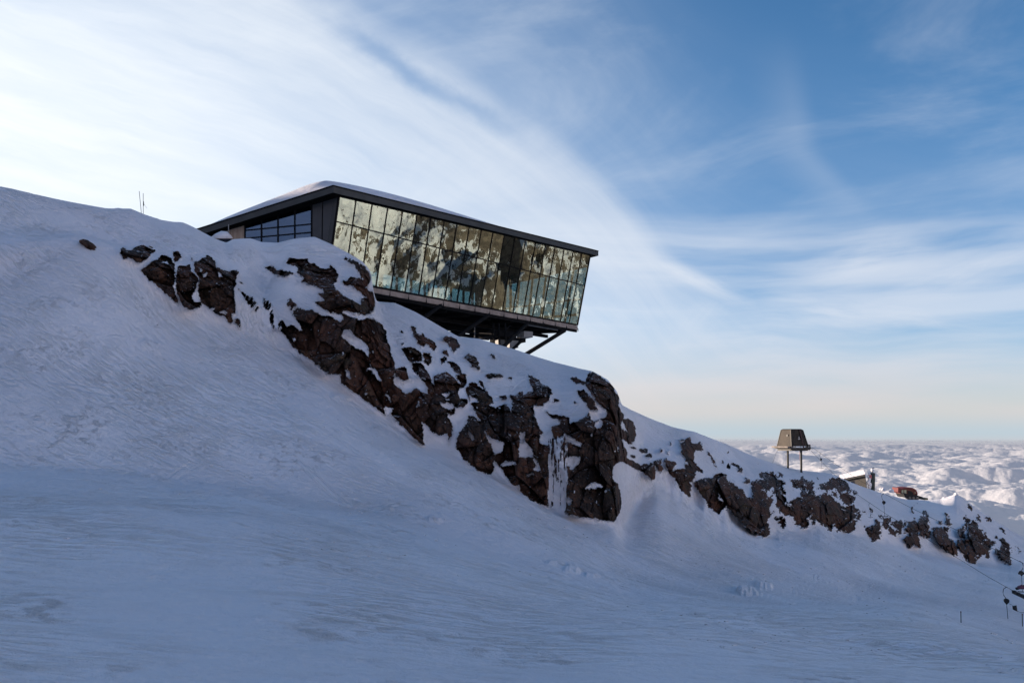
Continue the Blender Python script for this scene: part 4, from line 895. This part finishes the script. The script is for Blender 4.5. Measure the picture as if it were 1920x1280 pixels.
for k_ in range(8):
    a0 = .52+.06*k_
    part(MB().prism(wallseg(a0+.004, a0+.052, ZF, 17.58), WD*.02), 'rear_window', GLASSB)
    part(MB().beam(H0_.lerp(H1_, a0)+WD*.05, H0_.lerp(H1_, a0)+WD*.05+up*4.58, .16, .25, WD), 'rear_post', STEEL)
part(MB().beam(H0_.lerp(H1_, .52)+up*1.05+WD*.1, H1_+up*1.05+WD*.1, .08, .12, up), 'rear_rail', STEEL)
side = [B1-nn*.10-up*.02, H1_-up*.02, H1_+up*(ceil_z(H1_)-ZF), T1-nn*.10+up*.25]
sb0, sb1, st1, st0 = side
def sd_(a, b): return sb0.lerp(sb1, a).lerp(st0.lerp(st1, a), b)
part(MB().prism([sd_(0, .80), sd_(1, .80), sd_(1, 1), sd_(0, 1)], -e1*.15), 'side_wall', CLAD)
part(MB().prism([sd_(.72, 0), sd_(1, 0), sd_(1, .80), sd_(.72, .80)], -e1*.15), 'side_wall', CLAD)
for k_ in range(6):
    a0, a1 = .12*k_+.004, .12*(k_+1)-.012
    part(MB().prism([sd_(a0, .0), sd_(a1, .0), sd_(a1, .79), sd_(a0, .79)], -e1*.02), 'side_window', GLASSB)
    part(MB().beam(sd_(.12*(k_+1)-.004, 0)-e1*.08, sd_(.12*(k_+1)-.004, .80)-e1*.08, .20, .16, e1), 'side_post', STEEL)
part(MB().beam(sd_(0, .36)-e1*.08, sd_(.72, .36)-e1*.08, .14, .14, up), 'side_rail', STEEL)
part(MB().beam(sd_(0, .14)-e1*.3, sd_(.72, .14)-e1*.3, .05, .30, up), 'bench', INTER)
fl = [B0-nn*.12, B1-nn*.12-e1*.16, H1_-e1*.16, H0_]
part(MB().prism([p-up*.02 for p in fl], -up*.5), 'floor_slab', INTF)
# tables and benches glimpsed inside are left as one low counter line
part(MB().beam(B0.lerp(B1, .35)+WD*6+up*.55, B0.lerp(B1, .95)+WD*6+up*.55, .7, 1.0, up), 'counter', INTER)
for a in (.12, .3, .48, .66, .84):
    p = B0.lerp(B1, a)+WD*4.5
    part(MB().beam(p, p+up*(ceil_z(p)-ZF), .22, .22, e1), 'column', STEEL)
# skirt of ply panels under the glass with dark joints, brackets and peeling boards
SK0, SK1 = B0+nn*.06-up*.12, B1+nn*.06-up*.12
NSK = 16
for i in range(NSK):
    a = SK0.lerp(SK1, (i+.02)/NSK); b = SK0.lerp(SK1, (i+.98)/NSK)
    h = .46+random.uniform(-.02, .02)
    part(MB().prism([a, b, b-up*h+nn*(-.05), a-up*h+nn*(-.05)], -nn*.05), 'skirt_panel', SKIRT)
    part(MB().beam(b-up*.30+nn*.02, b-up*.66+nn*.02, .05, .07, nn), 'bracket', STEEL)
for i in (1, 2, 3, 12, 13):
    a = SK0.lerp(SK1, (i+.05)/NSK)-up*.44; b = SK0.lerp(SK1, (i+.93)/NSK)-up*.50
    part(MB().prism([a, b, b+nn*.10-up*.10, a+nn*.04-up*.04], -up*.03), 'loose_board', STEEL)
part(MB().beam(SK0-up*.60-nn*.25, SK1-up*.60-nn*.25, .22, .30, up), 'edge_beam', STEEL)
# underside
un = [B0-nn*.35-up*.56, B1-nn*.35-up*.56-e1*.1, H1_-up*.56-e1*.1, H0_-up*.56]
part(MB().prism(un, -up*.10), 'underside_lining', SOFF)
for i in range(11):
    a = (i+.4)/11; p = B0.lerp(B1, a)-nn*.45-up*.88
    part(MB().beam(p, p+WD*(DEEP-1), .16, .42, up), 'floor_beam', STEEL)
for dd in (3.5, 7.5, 11.0):
    part(MB().beam(B0+WD*dd-up*1.28, B1+WD*dd-up*1.28-e1*.4, .22, .38, up), 'main_girder', STEEL)
# raking struts down to the rock
def strut(p, q, Yt, Yb, w, ext=0.35):
    a = at(*p, Yt); b = at(*q, Yb); b = b+(b-a)*ext
    return part(MB().beam(a+(a-b).normalized()*.3, b, w, w, up), 'strut', STEEL)
YE = lambda px: (B0.lerp(B1, (px-615)/468.0)).y
strut((1056, 621), (986, 664), 88.5, 83.5, .34)
strut((989, 606), (944, 650), 82.0, 76.0, .26)
strut((914, 592), (858, 631), 76.0, 71.5, .26)
strut((824, 574), (792, 598), 71.5, 68.5, .26)
strut((980, 637), (962, 654), 84.0, 82.0, .22)
part(MB().tube([at(890, 612, 80), at(890, 640, 80)], .06), 'drain_pipe', GALV)
# stair and duct boxes slung under the floor
bx = at(968, 628, 86)
part(MB().box(at(984, 628, 86), (1.1, 1.6, .62), .5), 'duct_box', WHITE)
part(MB().box(at(930, 628, 84), (2.6, 3.0, .62), .5), 'duct_box', STEEL)
part(MB().box(at(952, 638, 85), (3.2, 2.2, .45), .5), 'platform_beam', STEEL)
part(MB().box(at(960, 646, 84), (.95, 1.2, .75), .4), 'duct_box', WHITE)
part(MB().box(at(938, 646, 83), (.9, 1.2, .9), .4), 'duct_box', GALV)
for px in (925, 935, 947):
    part(MB().beam(at(px, 606, 82), at(px+2, 660, 82), .16, .16, nn), 'hanger_post', STEEL)
part(MB().tube([at(925, 640, 82), at(957, 610, 84)], .07), 'brace', STEEL)
part(MB().tube([at(988, 609, 84), at(1046, 619, 88)], .06), 'service_pipe', GALV)

# ------------------------------------------------------------------ snowed-up parasol beside the lodge
pb = at(428, 462, 62.6)
cano = world_parent('parasol', 'white poled parasol with snow on its canopy beside the timber end wall of the lodge', 'parasol', tuple(pb))
part(MB().tube([at(428.5, 470, 62.6), at(428.5, 421, 62.6)], .035), 'pole', WHITE, cano)
c0 = at(416, 446.5, 62.4)
NAVY = mat('navy_canvas', (0.02, 0.022, 0.035), 0.8)
part(MB().hull([at(396, 447.5, 61.9), at(433, 447.5, 61.9), at(400, 447.5, 63.6), at(435, 447.5, 63.6), at(404, 452, 62.6), at(428, 459, 62.6)]), 'canopy', NAVY, cano)
part(MB().hull([at(392, 447, 61.8), at(434, 447, 61.8), at(396, 446.5, 63.7), at(437, 446.5, 63.7), at(404, 438, 62.4), at(426, 434, 62.4), at(433, 441, 62.6), at(415, 433, 62.8)]), 'canopy_snow', SNOW, cano, smooth=True)

# ------------------------------------------------------------------ marker canes on the skyline
BAMB = mat('bamboo', (0.10, 0.09, 0.08), 0.7); BLK = mat('black_fabric', (0.012, 0.012, 0.014), 0.9); REDF = mat('red_gloss', (0.11, 0.008, 0.009), 0.6)
def cane(name, label, b, tp, Y, flag=None, r=.018):
    p = at(*b, Y); root = world_parent(name, label, 'marker pole', tuple(p))
    part(MB().tube([p-up*.4, at(*tp, Y)], r, 6), 'cane', BAMB, root)
    if flag: flag(root)
    return root
cane('marker_cane', 'thin bare cane leaning left on the snowy skyline left of the lodge', (266.5, 399), (261, 358.5), 56.5)
def fl_(root):
    part(MB().hull([at(268.2, 377, 57), at(269.6, 377.5, 57), at(268.2, 389, 57), at(270.4, 384, 57), at(269.2, 384, 56.9)]), 'rolled_flag', BLK, root)
    part(MB().tube([at(270, 383, 57), at(276, 391, 57)], .008, 5), 'cord', GALV, root)
cane('marker_cane', 'upright cane with a rolled dark flag on the skyline left of the lodge', (269.2, 401), (268.5, 362.5), 57, fl_)
for (px, py, Y, h, lab) in ((1801, 1154, 46.5, 8, 'short dark piste marker post on the shaded roll of the slope'), (1916, 1158, 52, 8, 'short dark piste marker post near the right edge under the tow')):
    p = at(px, py, Y); q = at(px+.6, py-h, Y); root = world_parent('marker_post', lab, 'marker post', tuple(p), 'piste marker posts')
    part(MB().tube([p-up*.5, q], .022, 6), 'post', BLK, root); part(MB().tube([q-up*.06, q+up*.02], .03, 6), 'cap', REDF, root)

# ------------------------------------------------------------------ boulder poking through the piste
def boulder(px, py, r, size, rot, name, label, seed):
    p = at_r(px, py, r); bm = bmesh.new(); bmesh.ops.create_icosphere(bm, subdivisions=5, radius=1.0)
    co = np.array([v.co[:] for v in bm.verts]); F1, F2, H, D = worley(co[:, 0]*1.3+seed, co[:, 1]*1.3, co[:, 2]*1.3, seed)
    h = 0.78+0.28*facet(F1, F2, H, D, .6, .8, 3)+0.08*fbm3(*(co*3).T, 4, seed)
    M_ = Matrix.Translation(p) @ Matrix.Rotation(rot, 4, 'Y') @ Matrix.Diagonal((*size, 1))
    for v, k_ in zip(bm.verts, h): v.co = M_ @ (v.co*k_)
    o = bpy.data.objects.new(name, bpy.data.meshes.new(name)); bm.to_mesh(o.data); bm.free(); o.data.materials.append(ROCKM)
    o.data.transform(Matrix.Translation(-p)); o.location = p; C.objects.link(o); return tag(o, label, 'rock')
boulder(166, 460, 52.75, (.60, .7, .24), R(33), 'boulder', 'small reddish black boulder poking out of the smooth snow on the left slope', 4)

# ------------------------------------------------------------------ drag lift top station on two posts
YT = 108.0; base = at(1489, 878, YT)
TOWC = mat('weathered_station_shell', (0.034, 0.025, 0.018), 0.7, 0, 0.3, 0.3, 1.0); TOWD = mat('black_station_steel', (0.02, 0.018, 0.017), 0.6)
stn = world_parent('lift_station', 'boxy tapering brown ski lift top station on two dark posts on the snow crest', 'lift station', tuple(base))
th = R(24); ux = Vector((math.cos(th), math.sin(th), 0)); uy = Vector((-math.sin(th), math.cos(th), 0))
cb = at(1486, 836, YT)
def boxpts(c, a, b, z): return [c+ux*sx_*a+uy*sy_*b+up*z for sx_, sy_ in ((-1, -1), (1, -1), (1, 1), (-1, 1))]
zt_ = (at(1486, 804.5, YT)-cb).z
bot = boxpts(cb, 1.45, 1.35, 0); top = boxpts(cb, 1.05, .90, zt_-.08); cap = boxpts(cb, .90, .75, zt_+.04)
part(MB().hull(bot+top+cap), 'housing', TOWC, stn)
for a_, b_ in ((0, 0), (1, 1), (2, 2), (3, 3)):
    part(MB().beam(bot[a_]-up*.02, top[b_], .09, .09, ux), 'corner_trim', TOWD, stn)
lf0 = bot[0].lerp(top[0], .65); lf1 = bot[3].lerp(top[3], .65)
nl = (lf0-lf1).cross(top[0]-bot[0]).normalized(); nl = nl if nl.x < 0 else -nl
pp = lf0.lerp(lf1, .30)+nl*.03
part(MB().box(pp, (.10, .36, .28), th), 'hatch', TOWD, stn)
ff = bot[0].lerp(bot[1], .52).lerp(top[0].lerp(top[1], .52), .45)
nf = (bot[1]-bot[0]).cross(top[0]-bot[0]).normalized(); nf = nf if nf.y < 0 else -nf
SIGN = mat('grey_white_sign', (0.45, 0.43, 0.42), 0.6)
part(MB().box(ff+nf*.03, (.30, .06, .16), th), 'sign', SIGN, stn); part(MB().box(ff+nf*.03+up*.24, (.16, .06, .12), th), 'sign', SIGN, stn)
part(MB().beam(bot[0].lerp(bot[1], .70)+nf*.08-up*.3, top[0].lerp(top[1], .70)+nf*.08, .10, .12, ux), 'rail', mat('rust_red_steel', (0.09, 0.045, 0.04), 0.7), stn)
pl = cb-up*.22
part(MB().prism(boxpts(pl, 1.75, 1.55, 0), -up*.14), 'deck', TOWD, stn)
part(MB().prism(boxpts(pl-up*.16, 1.5, 1.2, 0), -up*.22), 'deck_frame', TOWD, stn)
for k_ in range(5): part(MB().tube([pl+ux*(-1.7+.85*k_)-uy*1.5, pl+ux*(-1.7+.85*k_)-uy*1.5+up*.45], .02, 5), 'rail_post', TOWD, stn)
part(MB().prism(boxpts(pl-ux*1.75, .5, 1.5, 0.02), up*.20), 'side_deck', mat('snowy_deck', (0.22, 0.19, 0.17), 0.8, 0, .3, .3, 2), stn)
part(MB().beam(pl+ux*1.0-up*.2, pl+ux*2.9+up*.05, .14, .18, up), 'arm', TOWD, stn)
part(MB().box(pl+ux*2.75+up*.05, (.45, .3, .75), th), 'cable_guard', TOWD, stn)
part(MB().box(pl+ux*2.65+up*.12-uy*.17, (.22, .06, .22), th), 'lamp_housing', WHITE, stn)
for k_ in range(9):
    part(MB().box(pl+ux*random.uniform(-1.8, 1.9)-uy*1.55+up*random.uniform(-.3, .15), (random.uniform(.1, .35), .12, random.uniform(.06, .16)), th), 'fitting', random.choice([TOWD, GALV, TOWD]), stn)
for px, py0, py1 in ((1477, 840, 878), (1502, 840, 884)):
    part(MB().tube([at(px, py0, YT), at(px+.2, py1, YT)-up*.6], .14, 10), 'post', TOWD, stn)
part(MB().tube([at(1458, 842, YT), at(1448, 869, YT-3)], .015, 5), 'guy_wire', GALV, stn)
part(MB().tube([at(1473.5, 842, YT+1), at(1472.5, 876, YT+1)], .012, 5), 'guy_wire', GALV, stn)
part(MB().tube([at(1499, 842, YT+1), at(1499, 862, YT+1)], .02, 5), 'safety_line', mat('pink_rope', (0.5, .25, .25), .7), stn)

# ------------------------------------------------------------------ drag lift: two runs of rope, T-bars and the sheave tower at the edge
ropeA = [(1521, 845, 107), (1560, 885, 101.5), (1608, 927, 96), (1660, 962, 90), (1700, 986, 85.5), (1744, 1013, 80), (1791, 1043, 74), (1853, 1081, 66), (1900, 1107, 60), (2010, 1168, 50), (2250, 1330, 36)]
ropeB = [(1523, 838, 110), (1570, 872, 107), (1610, 899, 104), (1660, 926, 100), (1701, 948, 96), (1744, 969, 91.5), (1793, 993, 86), (1850, 1022, 79), (1920, 1056, 70), (2010, 1105, 60), (2250, 1240, 42)]
for pts, lab in ((ropeA, 'lower haul rope of the drag lift crossing in front of the cliffs'), (ropeB, 'upper haul rope of the drag lift crossing the snow bank')):
    w_ = [at(*p) for p in pts]; root = bpy.data.objects.new('haul_rope', bpy.data.meshes.new('haul_rope')); C.objects.link(root)
    mb = MB().tube(w_, .016, 6); bmesh.ops.recalc_face_normals(mb.bm, faces=mb.bm.faces); mb.bm.to_mesh(root.data); mb.bm.free(); root.data.materials.append(STEEL)
    tag(root, lab, 'rope', 'drag lift ropes')
def on_rope(pts, px):
    for a, b in zip(pts, pts[1:]):
        if a[0] <= px <= b[0]:
            f = (px-a[0])/(b[0]-a[0]); A_, B_ = at(*a), at(*b)
            # linear in space, searched by pixel
            lo, hi = 0., 1.
            for _ in range(30):
                m_ = (lo+hi)/2; P_ = A_.lerp(B_, m_); x_, _y = project(P_.x, P_.y, P_.z)
                if x_ < px: lo = m_
                else: hi = m_
            return A_.lerp(B_, lo)
tproto = thing('t_bar', 'proto', 'T-bar', (0, 0, 0))
part(MB().tube([(0, 0, .03), (-.10, 0, -.02), (-.26, 0, -.12), (-.32, 0, -.35), (-.27, 0, -.60), (-.12, 0, -.82)], .022, 6), 'hanger', STEEL, tproto)
part(MB().hull([Vector((-.10+.17*math.cos(a), s_*.09, -.98+.17*math.sin(a))) for a in np.linspace(0, 2*math.pi, 12, endpoint=False) for s_ in (-1, 1)]+[Vector((-.12, 0, -1.28))]), 'spring_box', BLK, tproto)
part(MB().tube([(-.11, 0, -1.1), (-.09, 0, -2.55)], .018, 6), 'drop_line', mat('grey_line', (0.10, .09, .10), .7), tproto)
part(MB().tube([(-.48, 0, -2.52), (-.28, 0, -2.57), (-.09, 0, -2.58), (.12, 0, -2.57), (.31, 0, -2.52)], .032, 6), 'crossbar', STEEL, tproto)
spots = [(ropeA, 1888, 'T-bar hanging from the lower rope closest to the right edge', 1.0, 0), (ropeB, 1911, 'T-bar hanging from the upper rope at the right edge above the sheaves', 1.0, R(180)),
         (ropeB, 1658, 'T-bar hanging from the upper rope over the snow bank left of the red groomer', 1.08, 0), (ropeA, 1632, 'T-bar half hidden against the dark rocks on the lower rope', .62, 0),
         (ropeA, 1576, 'T-bar just right of the lift station above the rocky crest', .6, 0), (ropeB, 1540, 'T-bar dangling right beside the lift station platform', .75, 0)]
for i, (rp, px, lab, sc_, rz) in enumerate(spots):
    if i == 0: o = tproto; kids = []
    else:
        o = tproto.copy(); C.objects.link(o)
        for ch in [c for c in bpy.data.objects if c.parent == tproto]:
            c2 = ch.copy(); C.objects.link(c2); c2.parent = o
    o.location = on_rope(rp, px); o.scale = (sc_,)*3; o.rotation_euler = (0, 0, rz); o['label'] = lab; o['group'] = 'T-bars on the drag lift'
# sheave tower: mast stands just outside the frame, its sheave trains reach in
tb = at(1962, 1230, 60)
swt = world_parent('sheave_tower', 'dark lift tower crossarm with sheave train and purple cover at the right edge', 'lift tower', tuple(tb))
part(MB().tube([tb-up*2, at(1962, 1085, 60)], .20, 12), 'mast', TOWD, swt)
part(MB().beam(at(1966, 1084, 60), at(1905, 1108, 60.5)+up*.18, .16, .16, up), 'crossarm', TOWD, swt)
ra, rb = at(1899, 1106, 60.3), at(1945, 1128, 57)
part(MB().beam(ra-up*.10, rb-up*.08, .16, .22, up), 'sheave_frame', TOWD, swt)
for k_ in range(6):
    c_k = ra.lerp(rb, (k_+.3)/6.5)-up*.08
    part(MB().prism([c_k+Vector((.13*math.cos(a), -.10, .13*math.sin(a))) for a in np.linspace(0, 2*math.pi, 12, endpoint=False)], Vector((0, -.07, 0))), 'sheave', BLK, swt)
PURP = mat('purple_cover', (0.10, 0.03, 0.06), 0.6)
part(MB().hull([at(1910, 1102, 60)+Vector((x, y, z)) for x in (-.02, .42) for y in (-.12, .12) for z in (-.05, .12)]+[at(1916, 1096, 60)+Vector((0, 0, .04))]), 'cover', PURP, swt)
part(MB().beam(at(1910, 1074.5, 61), at(1950, 1075, 61), .14, .12, up), 'upper_arm', TOWD, swt)
part(MB().hull([at(1898, 1135, 60), at(1906, 1134, 60), at(1908, 1146, 60), at(1899, 1142, 60), at(1903, 1140, 59.7)]), 'counterweight', BLK, swt)
part(MB().tube([at(1892, 1131, 60), at(1899, 1134, 60)], .012, 5), 'wire', STEEL, swt); part(MB().tube([at(1906, 1144, 60), at(1913, 1147, 60), at(1950, 1150, 60)], .012, 5), 'wire', STEEL, swt)

# ------------------------------------------------------------------ hut with its chimney-like lift mast beyond the crest
YH = 138.0
hb = at(1605, 918, YH); hut = world_parent('hut', 'small grey hut with snow covered sloping roof half buried behind the rocky crest', 'hut', tuple(hb))
HW = mat('hut_wall', (0.060, 0.054, 0.048), 0.8); HO = mat('hut_opening', (0.03, 0.035, 0.045), 0.3)
g = [at(1580, 903, YH+2), at(1622, 893, YH-1), at(1626, 922, YH-1), at(1580, 930, YH+2)]
bk = Vector((1.6, 3.5, 0))
part(MB().prism(g, bk), 'wall', HW, hut)
part(MB().prism([at(1593, 902, YH+1)-Vector((0, .2, 0)), at(1615, 899, YH)-Vector((0, .2, 0)), at(1619, 925, YH)-Vector((0, .2, 0)), at(1593, 925, YH+1)-Vector((0, .2, 0))], Vector((0, .06, 0))), 'doorway', HO, hut)
rf = [at(1578, 899, YH+1.8), at(1622.5, 889.5, YH-1.4)]
part(MB().prism([rf[0], rf[1], rf[1]-up*.22, rf[0]-up*.22], bk+Vector((0, .8, 0))), 'roof', TOWD, hut)
part(MB().prism([rf[0]+up*.01-Vector((.2, 0, 0)), rf[1]+up*.01, rf[1]+up*.42, rf[0]+up*.38-Vector((.2, 0, 0))], bk+Vector((0, .7, .3))), 'roof_snow', SNOW, hut, bevel=.08)
mb_ = at(1634.5, 922, YH); mast = world_parent('rime_covered_mast', 'thick dark mast with white rime on its left side standing beside the snowy hut', 'mast', tuple(mb_))
part(MB().tube([mb_-up*1, at(1636, 886, YH)], .42, 12), 'column', mat('dark_green_steel', (0.02, 0.035, 0.03), .5), mast)
for k_ in range(8):
    part(MB().ball(at(1629.5+random.uniform(-2, 1.5), 889+k_*3.8, YH-.3), random.uniform(.20, .40), 2, (.9, .7, 1.2)), 'rime', SNOW, mast, smooth=True)
part(MB().box(at(1632, 893, YH-.4), (.42, .3, .55)), 'warning_plate', mat('faded_red_plate', (0.40, 0.12, 0.12), .6), mast)
part(MB().tube([at(1636, 887, YH), at(1636.5, 877, YH)], .06, 6), 'finial', GALV, mast)
part(MB().ball(at(1635.5, 881, YH), .26, 2, (1, 1, 1.3)), 'rime', SNOW, mast, smooth=True)
part(MB().tube([at(1634, 878, YH), at(1639, 876.5, YH)], .05, 5), 'vane', TOWD, mast)

# ------------------------------------------------------------------ red snow groomer
YG = 168.0; gb = at(1706, 936, YG)
gr = world_parent('snow_groomer', 'red snow groomer with pale cab windows parked on the far snow bank', 'snow groomer', tuple(gb))
s1 = YG/F; gx = lambda px: at(px, 925, YG).x
def GP(px, py, dy): return at(px, py, YG+dy)
ORG = mat('orange_red_body', (0.10, 0.018, 0.008), 0.6); CABG = mat('pale_cab_glass', (0.35, 0.36, 0.25), 0.2)
arch = [(1684, 922), (1684, 914), (1687.5, 914), (1688.5, 916), (1694, 913.8), (1703, 913), (1711, 914), (1717, 917), (1720, 922), (1721, 927), (1719, 927), (1717, 922), (1714, 918.6), (1708, 916.4), (1700, 915.6), (1693, 916.6), (1689, 919), (1687.5, 924)]
part(MB().prism([GP(x, y, -1.2) for x, y in arch], Vector((0, 2.6, 0))), 'roof_frame', REDF, gr)
part(MB().prism([GP(x, y, -1.0) for x, y in ((1689, 917.5), (1700, 916), (1713, 918), (1719, 924), (1721, 932), (1706, 934), (1698, 931), (1693, 926), (1688, 925))], Vector((0, 2.2, 0))), 'cab', ORG, gr)
for x0, x1 in ((1690.5, 1694), (1695.5, 1699.5), (1715.5, 1718.5)):
    part(MB().prism([GP(x0, 918.3, -1.08), GP(x1, 918, -1.08), GP(x1, 925.5, -1.08), GP(x0, 924, -1.08)], Vector((0, .06, 0))), 'cab_window', CABG, gr)
for dy in (-1.6, .9):
    tk = part(MB().prism([GP(x, y, dy) for x, y in ((1697, 927), (1702, 925.5), (1720, 928), (1726, 930), (1726, 934), (1718, 938), (1708, 938), (1701, 934))], Vector((0, .8, 0))), 'track', BLK, gr)
    for x in (1706, 1713, 1720):
        c_ = GP(x, 933, dy-.05); part(MB().prism([c_+Vector((.28*math.cos(a), 0, .28*math.sin(a))) for a in np.linspace(0, 2*math.pi, 10, endpoint=False)], Vector((0, -.06, 0))), 'wheel', GALV, gr)
part(MB().prism([GP(x, y, -1.06) for x, y in ((1701, 919.5), (1708, 920), (1712, 923), (1713, 930), (1704, 928))], Vector((0, .04, 0))), 'side_opening', BLK, gr)
part(MB().prism([GP(x, y, -1.6) for x, y in ((1694, 925), (1697, 924), (1700, 933), (1697, 932))], Vector((0, 3.4, 0))), 'blade', BLK, gr)
part(MB().beam(GP(1724, 930, 0), GP(1730, 932, 0), .12, .14, up), 'tiller_arm', BLK, gr)
part(MB().box(GP(1730, 934, 0), (.7, 3.0, .40)), 'tiller', mat('olive_grey', (.08, .085, .06), .7), gr)
for i, (px, py, s_, lab) in enumerate(((1770, 934, .26, 'bright sunlit lump of ploughed snow on the far bank right of the groomer'), (1792, 926, .24, 'sunlit snow peak at the right end of the far bank'), (1671, 920, .3, 'small white snow lump on the bank between hut and groomer'), (1655, 917, .35, 'low snow heap with a reddish stain beside the rimed mast'))):
    p = at(px, py, YG-6 if px > 1700 else 145); bm = bmesh.new(); bmesh.ops.create_icosphere(bm, subdivisions=4, radius=1)
    co = np.array([v.co[:] for v in bm.verts]); h = 1+.35*fbm3(*(co*1.4+i*7).T, 4, 5)
    for v, k_ in zip(bm.verts, h): v.co = Vector((v.co.x*s_*1.5, v.co.y*s_*1.5, v.co.z*s_))*k_
    o = bpy.data.objects.new('snow_lump', bpy.data.meshes.new('snow_lump')); bm.to_mesh(o.data); bm.free(); o.data.materials.append(SNOW)
    o.location = p; C.objects.link(o); tag(o, lab, 'snow lump')

# ------------------------------------------------------------------ loose clods of snow kicked up on the piste
cl_ok = np.argwhere((V > 1.05) & (V < 5.7) & (np.abs(A) < 0.6))
dens_ = fbm2(Xg/4, Yg/4, 3, 77)
bmc = bmesh.new(); cnt = 0
for a_, b_ in cl_ok[rng.permutation(len(cl_ok))[:9000]]:
    if dens_[a_, b_] < rng.uniform(0.02, 0.5) or cnt > 450: continue
    p = Vector((Xg[a_, b_], Yg[a_, b_], Zg[a_, b_])); r_ = p.length
    sz = float(rng.uniform(.010, .028))*(1+r_/22); vs_ = []
    for k_ in range(8):
        d_ = Vector(rng.normal(size=3)).normalized(); vs_.append(bmc.verts.new(p+Vector((d_.x*1.4, d_.y, d_.z*.7))*sz))
    bmesh.ops.convex_hull(bmc, input=vs_); cnt += 1
loose = [v for v in bmc.verts if not v.link_faces]
bmesh.ops.delete(bmc, geom=loose, context='VERTS')
o = bpy.data.objects.new('snow_clods', bpy.data.meshes.new('snow_clods')); bmc.to_mesh(o.data); bmc.free(); o.data.materials.append(CLEAN); C.objects.link(o)
tag(o, 'loose little clods of snow strewn over the piste', kind='stuff')
